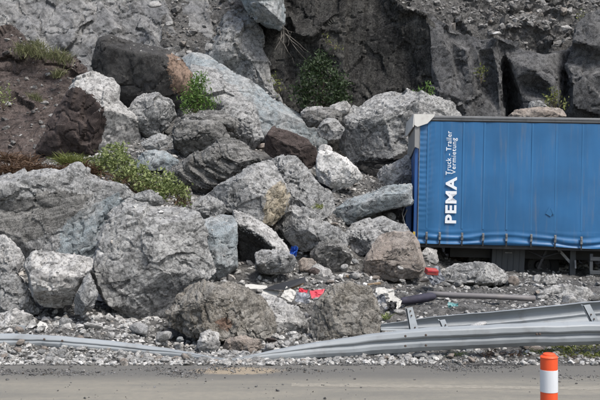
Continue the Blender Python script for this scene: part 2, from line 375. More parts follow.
# ---- second row
rock('boulder', 16.0, [(196,225),(204,218),(215,210),(234,211),(237,240),(239,266),(228,276),(210,284),(196,280)], M['blue'],
     'upright blue-grey slab standing against the huge conglomerate boulder', ridges=[[(208,226,.25),(224,220,.22),(232,250,.12)],[(212,262,.30),(226,265,.22)]], T=.7, chip=0.5, amp=0.6, grit=0.6, tilt=(0,.2))
rock('boulder', 16.6, [(234,211),(251,217),(269,228),(286,245),(297,263),(291,272),(262,274),(240,270),(234,240)], M['light'],
     'wedge boulder with bright slanting top and black hollow on its near side', ridges=[[(236,222,.42),(256,232,.52),(276,248,.50),(292,263,.40)],[(240,240,.22),(256,246,.2),(270,256,.2),(284,266,.2)],[(242,262,.12),(262,268,.1)]], T=.9,
     paint=[([(230,224),(256,235),(278,250),(292,266),(280,280),(235,280)], M['dark'])], chip=0.5, amp=0.5, grit=0.6, cuts=1)  # dark patch paints in the shade of the hollow
rock('boulder', 15.75, [(256,254),(262,250),(288,251),(298,261),(290,272),(268,275),(256,270)], M['grey'],
     'little grey block lying under the bright-topped wedge boulder', ridges=[[(258,259,.25),(290,258,.22)],[(260,268,.12),(288,268,.1)]], T=.4)
rock('boulder', 17.6, [(203,197),(221,184),(252,167),(270,160),(281,176),(289,197),(285,212),(273,224),(256,220),(240,212),(220,212)], M['grey'],
     'angular grey boulder with an ochre-stained end face', ridges=[[(212,198,.3),(240,188,.55),(268,178,.55)],[(230,206,.45),(258,206,.62),(267,222,.42)],[(268,178,.55),(270,195,.62),(267,222,.42)]], T=1.2,
     paint=[([(267,190),(281,180),(290,196),(286,212),(273,226),(265,222)], M['ochre'])], chip=0.7, amp=0.6, grit=0.7, tilt=(0,.25), cuts=9)
rock('boulder', 18.4, [(264,158),(287,153),(308,170),(320,186),(338,196),(336,212),(315,222),(292,214),(278,190)], M['grey'],
     'crumbling grey mass sloping down behind the ochre-faced boulder', tilt=(.3,.5), T=1.1, amp=1.5, fine=1.6)
rock('boulder', 17.2, [(192,203),(197,197),(207,195),(218,200),(226,207),(223,220),(205,224),(194,214)], M['grey'],
     'small rounded grey rock behind the upright blue-grey slab', T=.5)
rock('boulder', 17.6, [(276,218),(289,206),(308,211),(330,227),(348,236),(347,245),(312,250),(296,250),(283,236)], M['grey'],
     'rough grey rock just above the crumpled blue bag', tilt=(.1,.5), T=.9, amp=1.3)
rock('boulder', 17.1, [(311,254),(318,245),(328,240),(346,244),(352,259),(346,271),(330,274),(315,267)], M['midd'],
     'dark grey blocky rock left of the tan boulder', ridges=[[(320,253,.3),(338,250,.32)],[(322,266,.1),(342,266,.1)]], T=.6)
rock('boulder', 17.4, [(364,270),(366,258),(372,248),(381,236),(388,233),(410,232),(416,241),(425,267),(422,277),(395,281),(368,278)], M['tan'],
     'tan cube-like boulder lying against the trailer corner', ridges=[[(374,252,.40),(394,246,.48),(412,246,.36)],[(369,268,.34),(392,262,.56),(420,267,.36)],[(372,276,.05),(396,278,.05),(418,274,.05)]], T=1.0, chip=0.6, amp=0.5, grit=0.6, tilt=(.1,.25))
rock('boulder', 18.6, [(345,232),(352,226),(368,219),(383,216),(396,222),(410,226),(410,250),(372,254),(350,256)], M['grey'],
     'grey boulder half hidden behind the tan boulder', tilt=(0,.6), T=.8)
rock('stone_slab', 19.6, [(332,211),(348,201),(387,187),(412,184),(412,204),(383,210),(364,217),(348,226),(336,218)], M['blue'],
     'flat blue-grey slab jutting out with a black gap under it, beside the trailer', ridges=[[(340,214,.3),(364,208,.6),(386,201,.65),(408,198,.5)],[(350,221,.35),(366,213,.6),(386,207,.65),(408,202,.5)]], T=1.2, cat='boulder', chip=0.5, amp=0.5, grit=0.5)
rock('boulder', 21.0, [(375,174),(383,167),(394,162),(412,155),(420,180),(412,190),(388,187)], M['light'],
     'pale tan-grey block between the flat slab and the trailer end', tilt=(0,.5), T=.9)
rock('boulder', 20.6, [(318,152),(324,149),(332,150),(348,160),(357,169),(363,177),(352,186),(336,190),(318,180),(316,165)], M['white'],
     'bright white boulder, whitest in the whole rockfall', tilt=(.2,.35), T=.9, chip=0.7, grit=0.4)
rock('boulder', 20.9, [(317,149),(321,144.5),(329,145),(333,149),(331,153),(318,153)], M['light'],
     'small flat pale stone resting on top of the bright white boulder', T=.3, lay=False)
rock('boulder', 23.6, [(339,148),(345,118),(354,106),(373,92),(390,90),(402,92),(407,88),(428,96),(456,103),(468,112),(476,150),(460,178),(420,180),(370,176),(352,165)], M['conglo'],
     'giant crusty grey boulder towering behind the trailer end, undercut below', ridges=[[(352,130,.5),(372,112,.75),(400,112,.85),(440,118,.7)],[(348,150,.45),(368,150,.85),(400,146,1.0),(440,146,.8)],[(358,161,-.1),(386,160,-.05),(410,154,.0),(440,160,0)]], T=2.2, fine=1.5,
     paint=[([(352,163),(372,158),(390,158),(412,148),(430,180),(370,180)], M['dark'])], chip=0.7, amp=0.9, grit=1.0, tilt=(0,.15), cuts=9)  # shade of the undercut painted on as dark rock
# ---- middle of the slope
rock('boulder', 25.3, [(160,56),(167,50),(182,45),(203,51),(217,63),(235,75),(249,80),(270,98),(298,115),(319,130),(328,144),(318,158),(295,152),(262,150),(232,140),(205,128),(186,110),(172,85)], M['blue'],
     'very long blue-grey slab lying diagonally down the slope', ridges=[[(180,62,.4),(212,75,.6),(240,90,.6),(275,112,.6),(312,137,.5)],[(200,95,.8),(228,108,1.0),(256,128,1.0),(290,145,.9)]], T=1.6, fine=.8,
     paint=[([(160,40),(205,48),(225,82),(250,100),(262,128),(258,150),(180,140)], M['grey'])], amp=0.4, chip=0.5, grit=0.5)
rock('boulder', 21.3, [(265,151),(266,136),(273,126),(291,132),(308,141),(316,148),(318,161),(308,169),(290,162),(274,158)], M['brownd'],
     'dark brown boulder with flat face on the diagonal slab, left of the white boulder', ridges=[[(272,134,.28),(292,139,.38),(312,150,.3)],[(270,150,.15),(292,158,.25),(308,166,.15)]], T=.8, chip=0.4, amp=0.4, grit=0.5)
rock('boulder', 22.4, [(222,100),(240,96),(252,104),(260,122),(262,138),(250,150),(232,146),(222,128)], M['grey'],
     'lumpy grey outcrop at the foot of the diagonal slab', amp=1.6, fine=1.8, T=.9)
rock('boulder', 20.4, [(173,128),(182,121),(210,120),(224,125),(231,138),(212,148),(197,158),(184,156),(176,148)], M['midd'],
     'blocky dark grey boulder below the green shrub', ridges=[[(177,131,.35),(204,129,.48),(226,134,.3)],[(180,146,.12),(200,150,.15)]], T=.9)
rock('stone_slab', 21.4, [(172,122),(184,116),(202,111),(226,112),(238,122),(236,132),(215,128),(190,126)], M['midd'],
     'thin dark slab lying over the blocky dark boulder', ridges=[[(180,121,.5),(206,118,.6),(230,121,.5)]], T=.8, cat='boulder')
rock('boulder', 18.9, [(163,176),(172,167),(200,154),(221,142),(232,142),(252,151),(266,158),(254,167),(219,186),(201,195),(178,190)], M['midd'],
     'layered charcoal boulder dipping toward the leafy bush', ridges=[[(180,172,.35),(210,160,.5),(236,150,.42)],[(188,184,.2),(212,176,.4),(240,164,.35)]], T=1.1, strat=(0.3,0.6,0))
rock('boulder', 21.6, [(129,107),(134,98),(142,93),(155,92),(171,101),(176,115),(166,131),(150,138),(137,132),(130,120)], M['grey'],
     'round lumpy grey boulder below the big dark block with rust face', T=1.0, amp=1.3, rel=.35)
rock('boulder', 21.4, [(34,150),(48,122),(62,104),(72,85),(80,77),(94,73),(112,79),(119,86),(118,101),(126,109),(135,119),(139,133),(144,146),(131,154),(100,154),(76,160),(52,160)], M['light'],
     'tall boulder with dark brown front face and pale broken side', ridges=[[(79,86,.35),(90,94,.5),(101,107,.6),(108,122,.6),(100,150,.45)],[(66,108,.3),(58,130,.35),(60,154,.3)],[(118,112,.35),(128,132,.35),(122,148,.3)]], T=1.3,
     paint=[([(10,180),(22,140),(50,100),(66,90),(79,86),(92,97),(102,109),(108,122),(98,152),(80,166)], M['brownd'])], chip=0.6, amp=0.5, grit=0.6, cuts=1)
rock('boulder', 23.2, [(92,66),(100,39),(112,36),(133,44),(158,49),(168,52),(182,60),(191,74),(193,91),(184,106),(168,112),(128,110),(108,90)], M['dark'],
     'big dark angular block with a rust-brown end face, high on the slope', ridges=[[(104,46,.3),(134,53,.55),(164,57,.7),(169,75,.75),(159,92,.6)],[(112,88,.25),(136,96,.35),(159,92,.6)],[(159,92,.6),(178,104,.1)]], T=1.5,
     paint=[([(165,54),(180,56),(196,74),(194,95),(184,96),(172,90),(169,74)], M['rust'])], amp=0.15, chip=0.3, grit=0.7, cuts=1)
rock('boulder', 20.0, [(140,143),(150,136),(160,134),(175,139),(168,146),(158,150),(145,149)], M['grey'], 'small flat grey stone above the bluish flat stone', tilt=(0,.6), T=.5)
rock('boulder', 19.3, [(132,160),(147,149),(168,152),(180,161),(168,170),(148,172),(136,168)], M['blue'], 'bluish flat stone just behind the leafy bush', tilt=(0,.5), T=.6)
rock('boulder', 14.9, [(132,199),(140,191),(151,190),(163,197),(165,204),(152,206),(138,205)], M['grey'], 'small grey stone perched on the crest of the huge conglomerate boulder', T=.3, lay=False)
rock('boulder', 23.2, [(300,118),(308,112),(325,108),(346,112),(342,124),(322,124),(308,128)], M['midd'], 'dark slab stone at the foot of the cliff bush', tilt=(0,.5), T=.8, lay=False)
rock('boulder', 22.6, [(317,128),(325,119),(336,118),(344,128),(341,138),(330,141),(319,136)], M['grey'], 'roundish stone tucked between diagonal slab and giant crusty boulder', T=.5, lay=False)
rock('boulder', 23.9, [(328,106),(336,103),(348,101),(352,108),(346,114),(332,112)], M['light'], 'pale small stone at the top end of the giant crusty boulder', T=.4, lay=False)
rock('boulder', 23.8, [(300,112),(306,107),(322,106),(326,111),(312,116),(302,117)], M['light'], 'pale rubble stone right under the dark cliff bush', T=.4, lay=False)
rock('boulder', 16.9, [(298,262),(302,257),(312,258),(318,266),(312,275),(300,272)], M['tan'], 'tan stone to the right of the blue bag', T=.3)
rock('boulder', 16.6, [(310,268),(318,264),(330,270),(334,277),(322,281),(310,277)], M['light'], 'pale lump among the wreckage, beside a reddish stone', T=.3)
rock('boulder', 16.4, [(308,270),(314,267),(320,270),(319,276),(311,276)], M['brownd'], 'small reddish-brown stone among the wreckage', T=.2)
rock('boulder', 18.0, [(443,281),(447,270),(456,265),(478,263),(495,264),(503,271),(511,282),(490,286),(460,285)], M['conglo'],
     'long low boulder with pale top lying under the trailer', ridges=[[(452,271,.35),(478,269,.42),(498,270,.3)],[(452,280,.3),(478,281,.35),(502,280,.2)]], T=.9)
rock('boulder', 17.9, [(532,281),(533,276),(540,274),(542,279),(539,283)], M['light'], 'small round stone below the trailer tool box', T=.2)
rock('boulder', 17.9, [(543,281),(546,276),(554,275),(558,279),(555,284),(546,284)], M['light'], 'wider round stone below the trailer, beside a smaller one', T=.3)
rock('boulder', 16.4, [(534,301),(540,291),(556,285),(574,286),(590,290),(598,300),(580,305),(548,304)], M['light'], 'low heap of cemented pale rubble at the end of the grey pipe', tilt=(0,.6), T=.9, amp=1.6, fine=2.0)
rock('boulder', 21.8, [(448,262),(450,243),(458,238),(470,239),(474,262)], M['rust'], 'rust-brown rock seen in the gap under the trailer', T=.6)
rock('boulder', 21.4, [(468,262),(470,244),(482,240),(496,243),(500,268)], M['grey'], 'grey rock seen under the trailer beside the tool box', T=.6)
rock('boulder', 19.9, [(420,262),(422,252),(428,246),(436,250),(438,262),(430,267)], M['light'], 'small pale stone under the trailer corner behind the tan boulder', T=.4)
rock('boulder', 24.4, [(508,118),(514,111),(528,108),(552,107),(563,110),(568,116),(560,122),(512,122)], M['tan'], 'flat tan rock showing just above the trailer roof', T=.8, lay=False)
rock('boulder', 24.7, [(526,112),(530,102),(540,100),(548,108),(546,114)], M['grey'], 'grey stone behind the trailer roof below the crag plants', T=.6, lay=False)

rock('boulder', 22.6, [(496,285),(500,258),(512,250),(535,247),(560,250),(590,248),(625,252),(640,285),(570,290)], M['midd'], 'added dark body behind the trailer chassis, standing in for shade', T=1.0)  # body added to darken the gap under the trailer, where shade falls
rock('boulder', 21.9, [(470,284),(474,266),(484,262),(494,266),(498,284)], M['dark'], 'added black body next to the trailer tool box, standing in for shade', T=.6)  # black body added to deepen the shade under the trailer
# ---- the cliff behind
def cliff(name, Y, outline, mat, **kw):
    kw.setdefault('T', 2.0); kw.setdefault('vox', 0.062); kw.setdefault('auto', False)
    return rock(name, Y, outline, mat, kind='structure', lay=False, **kw)
def steps(lines, drop=.28):
    "each line becomes a ledge: proud on its left side, set back on its right"
    out = []
    for ln in lines:
        out.append(ln); out.append([(x + 3.0, y - 1.2, d - drop) for x, y, d in ln])
    return out
cliff('slab_cliff', 29.0, [(-90,90,.6),(-90,-110,-3),(60,-120,-3),(250,-110,-3),(262,-20,-1),(240,60,.6),(150,90,.8),(40,100,.8)], M['wall'],
      ridges=steps([[(-50,-30,-.9),(-20,10,.1),(4,40,.8)],[(4,-40,-1.3),(20,2,-.2),(36,32,.5),(50,60,.9)],[(66,-40,-1.2),(80,-12,-.5),(91,10,.1),(93,20,.4),(79,27,.5),(72,42,.8)],[(98,-30,-1.1),(106,10,.0),(120,36,.6),(132,58,.9)],
                    [(120,-50,-1.6),(130,-8,-.5),(146,26,.2),(166,58,.9)],[(150,-50,-1.7),(160,-5,-.6),(172,24,.1),(186,56,.7)],[(196,-40,-1.5),(206,0,-.5),(214,40,.3)]]), chip=.5, amp=.5, fine=.8, crease=2.0, grit=.4, vox=.055)
cliff('earth_bank', 23.4, [(-90,200,2.2),(-90,58,-2.6),(-20,40,-2.9),(8,26,-3.2),(22,34,-3.0),(40,52,-2.6),(58,50,-2.6),(80,58,-2.2),(92,78,-1.4),(84,120,.3),(72,172,1.8),(20,190,2.3)], M['earth'],
      ridges=[[(-60,110,-.2),(0,100,-.4),(30,92,-.6),(60,84,-.9)],[(-60,150,1.3),(0,145,1.2),(40,135,.9),(62,112,.1)],[(0,62,-1.8),(25,60,-1.9),(60,68,-1.6)]], amp=1.0, chip=.9, T=1.6)
cliff('scree_gully', 28.6, [(140,70,.5),(160,40,.1),(168,-60,-2.6),(250,-60,-2.6),(246,30,-.2),(228,75,.4),(190,85,.6)], M['scree'], ridges=[[(165,20,-.4),(200,15,-.7),(235,10,-.5)],[(165,50,.1),(200,45,.0),(230,50,.1)]], amp=.6, chip=.4, fine=1.5)
cliff('rock_ledge', 27.2, [(205,60),(216,34),(226,16),(238,6),(252,16),(262,32),(264,52),(273,75),(285,96),(302,112),(296,135),(250,120),(216,80)], M['grey'],
      ridges=[[(220,50,.5),(236,48,.6),(250,58,.55),(264,80,.5),(284,104,.4)],[(228,28,.35),(246,34,.35)]], T=1.5, amp=1.2, chip=1.2, grit=.6, vox=.05)
cliff('overhang_block', 26.6, [(236,-30),(284,-30),(285,24),(280,30),(270,28),(254,17),(246,9),(240,0)], M['blue'], ridges=[[(246,-10,.3),(262,4,.55),(278,18,.6)],[(252,10,.2),(276,26,.2)]], T=1.5, vox=.05)
cliff('dark_cliff', 27.2, [(252,275,.6),(252,-110,-1.2),(384,-110,-1.0),(396,0,.6),(404,7,.8),(424,13,.9),(434,24,.9),(440,70,.9),(446,275,1.0)], M['darkwall'],
      ridges=steps([[(270,-60,-.4),(284,10,-.2),(290,70,-.1),(286,120,.2)],[(343,-60,-.1),(346,10,.25),(344,60,.3),(346,120,.4)]], .16) + [[(296,34,.5),(312,36,.5),(330,18,.35)],[(296,38,.15),(312,41,.15),(330,23,.1)],[(380,-20,.1),(396,20,.35),(410,60,.4),(412,115,.5)],[(426,24,.95),(430,36,1.0),(432,70,1.0),(436,125,1.1)]],
      chip=.9, amp=1.0, crease=1.0, grit=.5, vox=.05, T=1.5)
cliff('buttress_cliff', 27.0, [(430,270,.9),(431,60,.9),(427,24,.85),(420,10,.5),(446,25,.7),(476,39,.6),(498,37,.8),(522,48,.5),(545,56,.8),(566,52,.1),(590,32,.0),(660,22,.0),(660,275,.9)], M['buttress'],
      ridges=steps([[(446,40,.9),(452,70,1.0),(450,120,1.0)],[(466,50,1.0),(471,75,1.1),(470,125,1.1)]], .3) + [[(440,90,1.25),(462,100,1.2)],[(477,50,.8),(482,70,.95),(480,90,.7),(478,120,.9)],[(485,60,.6),(488,85,.5)],[(493,48,1.0),(499,75,1.05),(501,120,1.1)],[(503,54,.4),(506,68,-.4),(507,85,-.9),(509,125,-1.0)],[(511,60,.8),(516,78,.9),(521,96,.9),(524,122,1.0)],[(532,70,1.2),(547,66,1.0),(552,85,1.25),(548,118,1.3)],[(528,88,.7),(545,92,.8)],[(536,104,1.3),(552,102,1.3)],[(566,62,.2),(566,90,.3)]],
      chip=.8, amp=.9, crease=1.2, grit=.45, vox=.05, T=1.5)
cliff('rubble_slope', 27.6, [(388,6,.5),(404,18,.7),(424,26,.75),(446,40,.75),(476,54,.65),(498,52,.75),(522,62,.7),(545,70,.75),(566,66,.4),(590,44,.3),(660,34,.3),(660,-110,-4.5),(380,-110,-4.5)], M['scree'],
      ridges=[[(420,-5,.3),(470,15,.35),(520,22,.4),(560,30,.25)],[(400,-40,-1.4),(500,-35,-1.2),(600,-30,-1.3)]], amp=1.2, chip=1.3, fine=2.0, grit=1.2, T=1.2)
cliff('cliff_core', 30.2, [(350,120),(350,-140),(690,-140),(690,120)], M['scree'], ridges=[[(420,-20,.2),(600,-10,.2)]], vox=.12, T=1.5)
cliff('crag', 26.2, [(552,270),(560,128),(563,104),(570,84),(566,66),(572,46),(576,24),(590,12),(660,0),(670,270)], M['buttress'],
      ridges=[[(575,40,.4),(592,46,.55),(640,40,.5)],[(572,72,.35),(590,62,.2),(640,60,.2)],[(574,88,.55),(596,76,.7),(640,74,.7)],[(572,108,.5),(640,112,.6)]], amp=1.2, chip=1.2, grit=.45, T=1.6)
finish_rocks()

# ------------------------------------------------------------------ ground, road, rubble slope
def sheet(name, x0, x1, y0, y1, z, mat, nx=2, ny=2):
    xs = np.linspace(x0, x1, nx); ys = np.linspace(y0, y1, ny); gx, gy = np.meshgrid(xs, ys)
    V = np.stack([gx.ravel(), gy.ravel(), np.full(gx.size, z)], 1)
    i = np.arange(nx * ny).reshape(ny, nx); Q = np.stack([i[:-1, :-1], i[:-1, 1:], i[1:, 1:], i[1:, :-1]], -1).reshape(-1, 4)
    return tag(mesh_np(name, V, Q, mat), kind='structure')

def road_material():
    m, n, l, b = new_mat('dusty_road')
    tc = n.new('ShaderNodeTexCoord'); v = tc.outputs['Object']
    mp = n.new('ShaderNodeMapping'); mp.inputs['Scale'].default_value = (0.25, 1.6, 1); l.new(v, mp.inputs['Vector'])
    def noise(sc, det, r, vec, dist=0.0):
        x = n.new('ShaderNodeTexNoise'); x.inputs['Scale'].default_value = sc; x.inputs['Detail'].default_value = det; x.inputs['Roughness'].default_value = r
        x.inputs['Distortion'].default_value = dist; l.new(vec, x.inputs['Vector']); return x.outputs['Fac']
    a = noise(1.3, 6, 0.6, mp.outputs[0], 0.5); f = noise(60, 5, 0.7, v); g = noise(9, 6, 0.65, v)
    col = mixc(n, l, ramp(n, l, a, 0.40, 0.62), (.18, .17, .145), (.235, .217, .178))
    col = mixc(n, l, ramp(n, l, g, 0.35, 0.65, 0.25, 0.0), col, (.13, .127, .12))
    col = mixc(n, l, ramp(n, l, f, 0.60, 0.72, 0.0, 0.5), col, (.10, .098, .095))
    col = mixc(n, l, ramp(n, l, f, 0.40, 0.28, 0.0, 0.35), col, (.36, .335, .29))
    # asphalt shows through beside the verge, and there is a patch of settled mud where the rail is pinched
    sx = n.new('ShaderNodeSeparateXYZ'); l.new(v, sx.inputs[0])
    def madd(s, k, c):
        q = n.new('ShaderNodeMath'); q.operation = 'MULTIPLY_ADD'; l.new(s, q.inputs[0]); q.inputs[1].default_value = k
        if hasattr(c, 'links'): l.new(c, q.inputs[2])
        else: q.inputs[2].default_value = c
        return q.outputs[0]
    yy = madd(a, 0.9, sx.outputs['Y'])
    col = mixc(n, l, ramp(n, l, yy, 11.15, 11.7, 0.0, 0.8), col, (.11, .107, .10))
    ex = madd(sx.outputs['X'], 1.0, 0.80); ex = madd(ex, 1.35, 0.0); ey = madd(sx.outputs['Y'], 1.0, -11.45); ey = madd(ey, 3.2, 0.0)
    q = n.new('ShaderNodeCombineXYZ'); l.new(ex, q.inputs[0]); l.new(ey, q.inputs[1]); ln = n.new('ShaderNodeVectorMath'); ln.operation = 'LENGTH'; l.new(q.outputs[0], ln.inputs[0])
    rr = madd(g, 0.9, ln.outputs['Value'])
    col = mixc(n, l, ramp(n, l, rr, 1.35, 1.0, 0.0, 0.85), col, (.30, .245, .175))
    l.new(col, b.inputs['Base Color']); b.inputs['Roughness'].default_value = 0.85; b.inputs['Specular IOR Level'].default_value = 0.3
    bp = n.new('ShaderNodeBump'); bp.inputs['Strength'].default_value = 0.5; bp.inputs['Distance'].default_value = 0.012
    h = madd(g, 0.6, f); l.new(h, bp.inputs['Height']); l.new(bp.outputs[0], b.inputs['Normal'])
    return m
def line_material():
    m, n, l, b = new_mat('worn_edge_line')
    tc = n.new('ShaderNodeTexCoord'); x = n.new('ShaderNodeTexNoise'); x.inputs['Scale'].default_value = 14; x.inputs['Detail'].default_value = 8; x.inputs['Roughness'].default_value = 0.7
    l.new(tc.outputs['Object'], x.inputs['Vector'])
    col = mixc(n, l, ramp(n, l, x.outputs['Fac'], 0.42, 0.62), (.215, .198, .163), (.27, .248, .203))
    l.new(col, b.inputs['Base Color']); b.inputs['Roughness'].default_value = 0.8
    return m
sheet('ground', -400, 400, -300, 500, -0.06, M['soil'])
sheet('road', -60, 60, -6.0, 12.15, 0.0, road_material())
# worn edge line, running slightly askew, frayed at both sides
xs = np.linspace(-0.1, 9, 160); rs = np.random.RandomState(4)
yc = 10.62 - 0.055 * xs; w0 = 0.06 + 0.05 * rs.rand(160); w1 = 0.05 + 0.05 * rs.rand(160)
V = np.concatenate([np.stack([xs, yc - w0, np.full(160, .0015)], 1), np.stack([xs, yc + w1, np.full(160, .0015)], 1)])
i = np.arange(159); tag(mesh_np('edge_line', V, np.stack([i, i + 1, i + 161, i + 160], 1), line_material()), kind='structure')

CTRL = [(-60,345,12.6),(100,345,12.6),(250,353,12.6),(400,350,12.6),(600,346,12.6),(700,346,12.6), (60,318,13.6),(120,330,13.5),(290,322,14.6),(270,298,15.4),(330,298,15.6),(300,283,16.4),(340,280,16.8),(390,300,15.8),(420,288,17.4),(395,283,17.6),
        (440,302,16),(520,302,16),(600,305,16),(700,305,16),(480,288,18),(560,288,18),(640,290,18),(460,278,20),(560,276,20),(660,278,20),(460,266,22),(560,264,22),(660,266,22),(440,230,23.8),(520,215,24.6),(640,215,24.6),
        (-60,290,15.5),(-60,235,17.5),(0,215,18),(60,210,18.2),(110,185,18.6),(150,185,18.6),(60,165,20),(0,170,20),(-60,175,20),(190,200,18),(200,170,20),(150,150,20.8),(250,235,17),(300,200,19.2),(345,190,20.6),(370,195,20.6),(320,165,23.5),(350,175,24.0),(370,178,23),(120,110,25.2),(190,110,24.5),(230,90,26.5),(160,70,27),(300,150,25),(420,178,25.5),(60,90,26.5),(-60,120,26)]
GP = np.array([tuple(P(*c)) + (1.0,) for c in CTRL] + GROUND_PTS)
def ground_z(X, Y):
    num = np.zeros_like(X); den = np.full_like(X, 1e-9)
    for gx, gy, gz, w in GP:
        d2 = (X - gx) ** 2 + (Y - gy) ** 2
        k = w * (np.exp(-d2 / (2 * 0.55 ** 2)) + 0.02 * np.exp(-d2 / (2 * 1.6 ** 2)) + 1e-4 / (0.5 + d2) ** 2)
        num += k * gz; den += k
    z = num / den
    t = np.clip((Y - 11.8) / 0.9, 0, 1)
    return z * t * t * (3 - 2 * t) + 0.0 * (1 - t)
xs = np.arange(-13, 13.01, 0.075); ys = np.arange(11.72, 29.0, 0.075)
gx, gy = np.meshgrid(xs, ys); gz = ground_z(gx.ravel(), gy.ravel())
pp = np.stack([gx.ravel(), gy.ravel(), gz], 1)
fade = np.clip((pp[:, 1] - 11.8) / 0.9, 0.05, 1)
gz2 = gz + fade * (0.07 * fbm(pp / 0.9, 3, 0.55, 5) + 0.05 * chips(pp / 0.35, 8)) + 0.012 * fbm(pp / 0.12, 3, 0.6, 6) + 0.008
gz2 = np.where(gy.ravel() < 11.78, -0.03, gz2)
i = np.arange(gx.size).reshape(gx.shape)
talus = tag(mesh_np('talus_slope', np.stack([gx.ravel(), gy.ravel(), gz2], 1), np.stack([i[:-1, :-1], i[:-1, 1:], i[1:, 1:], i[1:, :-1]], -1).reshape(-1, 4), M['soil']), kind='structure')
GZ = gz2.reshape(gx.shape)
def ground_at(X, Y):
    fx = np.clip((np.asarray(X) + 13) / 0.075, 0, GZ.shape[1] - 1.001); fy = np.clip((np.asarray(Y) - 11.72) / 0.075, 0, GZ.shape[0] - 1.001)
    ix = fx.astype(int); iy = fy.astype(int); tx = fx - ix; ty = fy - iy
    z = (GZ[iy, ix] * (1 - tx) + GZ[iy, ix + 1] * tx) * (1 - ty) + (GZ[iy + 1, ix] * (1 - tx) + GZ[iy + 1, ix + 1] * tx) * ty
    return np.where(np.asarray(Y) < 11.8, 0.0, np.maximum(z, 0.0))

# ---- angular stones
def hull_stone(seed, n=14):
    r = random.Random(seed); bm = bmesh.new()
    for _ in range(n):
        v = Vector((r.gauss(0, 1), r.gauss(0, 1), r.gauss(0, 1))).normalized(); v *= r.uniform(0.8, 1.05)
        bm.verts.new((v.x * 0.5, v.y * 0.42, v.z * 0.34))
    res = bmesh.ops.convex_hull(bm, input=bm.verts[:])
    bmesh.ops.delete(bm, geom=[e for e in res['geom_interior'] if isinstance(e, bmesh.types.BMVert)], context='VERTS')
    bmesh.ops.triangulate(bm, faces=bm.faces[:]); bmesh.ops.recalc_face_normals(bm, faces=bm.faces[:])
    bm.verts.ensure_lookup_table(); bm.verts.index_update()
    V = np.array([v.co[:] for v in bm.verts]); Ff = np.array([[v.index for v in f.verts] for f in bm.faces]); bm.free(); return V, Ff
STONES = [hull_stone(k) for k in range(12)]
def scatter(name, pts, sizes, mat, seed, label=None):
    "one mesh of very many little stones nobody could count"
    r = np.random.RandomState(seed); Vs = []; Fs = []; off = 0
    for p, s in zip(pts, sizes):
        V, Ff = STONES[r.randint(12)]
        R = np.array(Euler((r.uniform(-.5, .5), r.uniform(-.5, .5), r.uniform(0, 6.28))).to_matrix())
        Vs.append((V * s * r.uniform(.75, 1.25, 3)) @ R.T + p); Fs.append(Ff + off); off += len(V)
    o = mesh_np(name, np.concatenate(Vs), np.concatenate(Fs), mat, smooth=False)
    tag(o, label, None, None, 'stuff'); return o
rs = np.random.RandomState(11)
# pale gravel along the barrier
n = 9500; X = np.where(rs.rand(n) < .62, rs.uniform(-6.2, .2, n), rs.uniform(0, 6.6, n)); Y = 11.80 + np.abs(rs.normal(0, 1, n)) * 0.55;
s = np.clip(rs.lognormal(math.log(.038), .65, n), .010, .12)
keep = ~((X > 1.8) & (rs.rand(n) < .55)); X, Y, s = X[keep], Y[keep], s[keep]
scatter('gravel', np.stack([X, Y, ground_at(X, Y) + s * .12], 1), s, M['gravel'], 1, 'loose pale gravel strewn along the foot of the crash barrier')
# dark chippings on the road edge
n = 17000; X = rs.uniform(-6, 6.4, n); t = rs.rand(n)
Y = np.where(X < -1.2, 11.30 + rs.normal(0, .17, n), 11.72 + rs.normal(0, .16, n)) + 0.05 * np.sin(X * 2.1)
m = (X > 3.0) & (X < 3.9) & (rs.rand(n) < .8); Y = np.where(m, 11.35 + rs.normal(0, .22, n), Y)
Y = np.where(rs.rand(n) < .05, rs.uniform(9.5, 11.5, n), Y)
q4 = np.stack([X * .9, Y * 2.2, X * 0], 1); kp = rs.rand(n) < np.clip(.55 + 1.3 * fbm(q4, 3, .6, 12), .06, 1); X, Y = X[kp], Y[kp]; n = len(X)
s = np.clip(rs.lognormal(math.log(.014), .55, n), .006, .06)
scatter('road_chippings', np.stack([X, Y, ground_at(X, np.minimum(Y, 12.6)) + s * .15], 1), s, M['darkgravel'], 2, 'dark stone chippings swept along the edge of the road')
# rubble in every gap of the slope and on the trailer side
n = 17000; Y = rs.uniform(12.8, 26.5, n); X = rs.uniform(-.36, .37, n) * Y
s = np.clip(rs.lognormal(math.log(.068), .55, n), .02, .20)
kp = ~((X > 1.5) & (Y < 21) & (rs.rand(n) < .5)); s = np.where((X > 1.5) & (Y < 21), s * .75, s); X, Y, s = X[kp], Y[kp], s[kp]
scatter('rubble', np.stack([X, Y, ground_at(X, Y) + s * .1], 1), s, M['gravel'], 3, 'broken stone rubble filling the gaps between the boulders')
# rubble on the cliff shelves: dropped onto the bodies from above
dg = bpy.context.evaluated_depsgraph_get(); pts = []; sz = []
for k in range(9000):
    u = rs.rand()
    if u < .65: x, Y0 = rs.uniform(385, 640), rs.uniform(25.8, 30.0)
    elif u < .85: x, Y0 = rs.uniform(160, 300), rs.uniform(25, 30)
    else: x, Y0 = rs.uniform(-20, 90), rs.uniform(21, 27)
    hit, loc, nor, _, ob, _ = SC.ray_cast(dg, Vector(((x - CX) / F * Y0, Y0, 16)), Vector((0, 0, -1)))
    if hit and nor.z > 0.35 and ob and ob.name in ('scree_gully', 'rubble_slope', 'rock_ledge', 'earth_bank'):
        if ob.name == 'earth_bank' and rs.rand() < .7: continue
        s0 = float(np.clip(rs.lognormal(math.log(.10), .6), .03, .45)); pts.append(tuple(loc)); sz.append(s0)
scatter('cliff_rubble', np.array(pts), sz, M['scree_stone'], 4, 'small stones lying on the shelves and gully of the cliff')
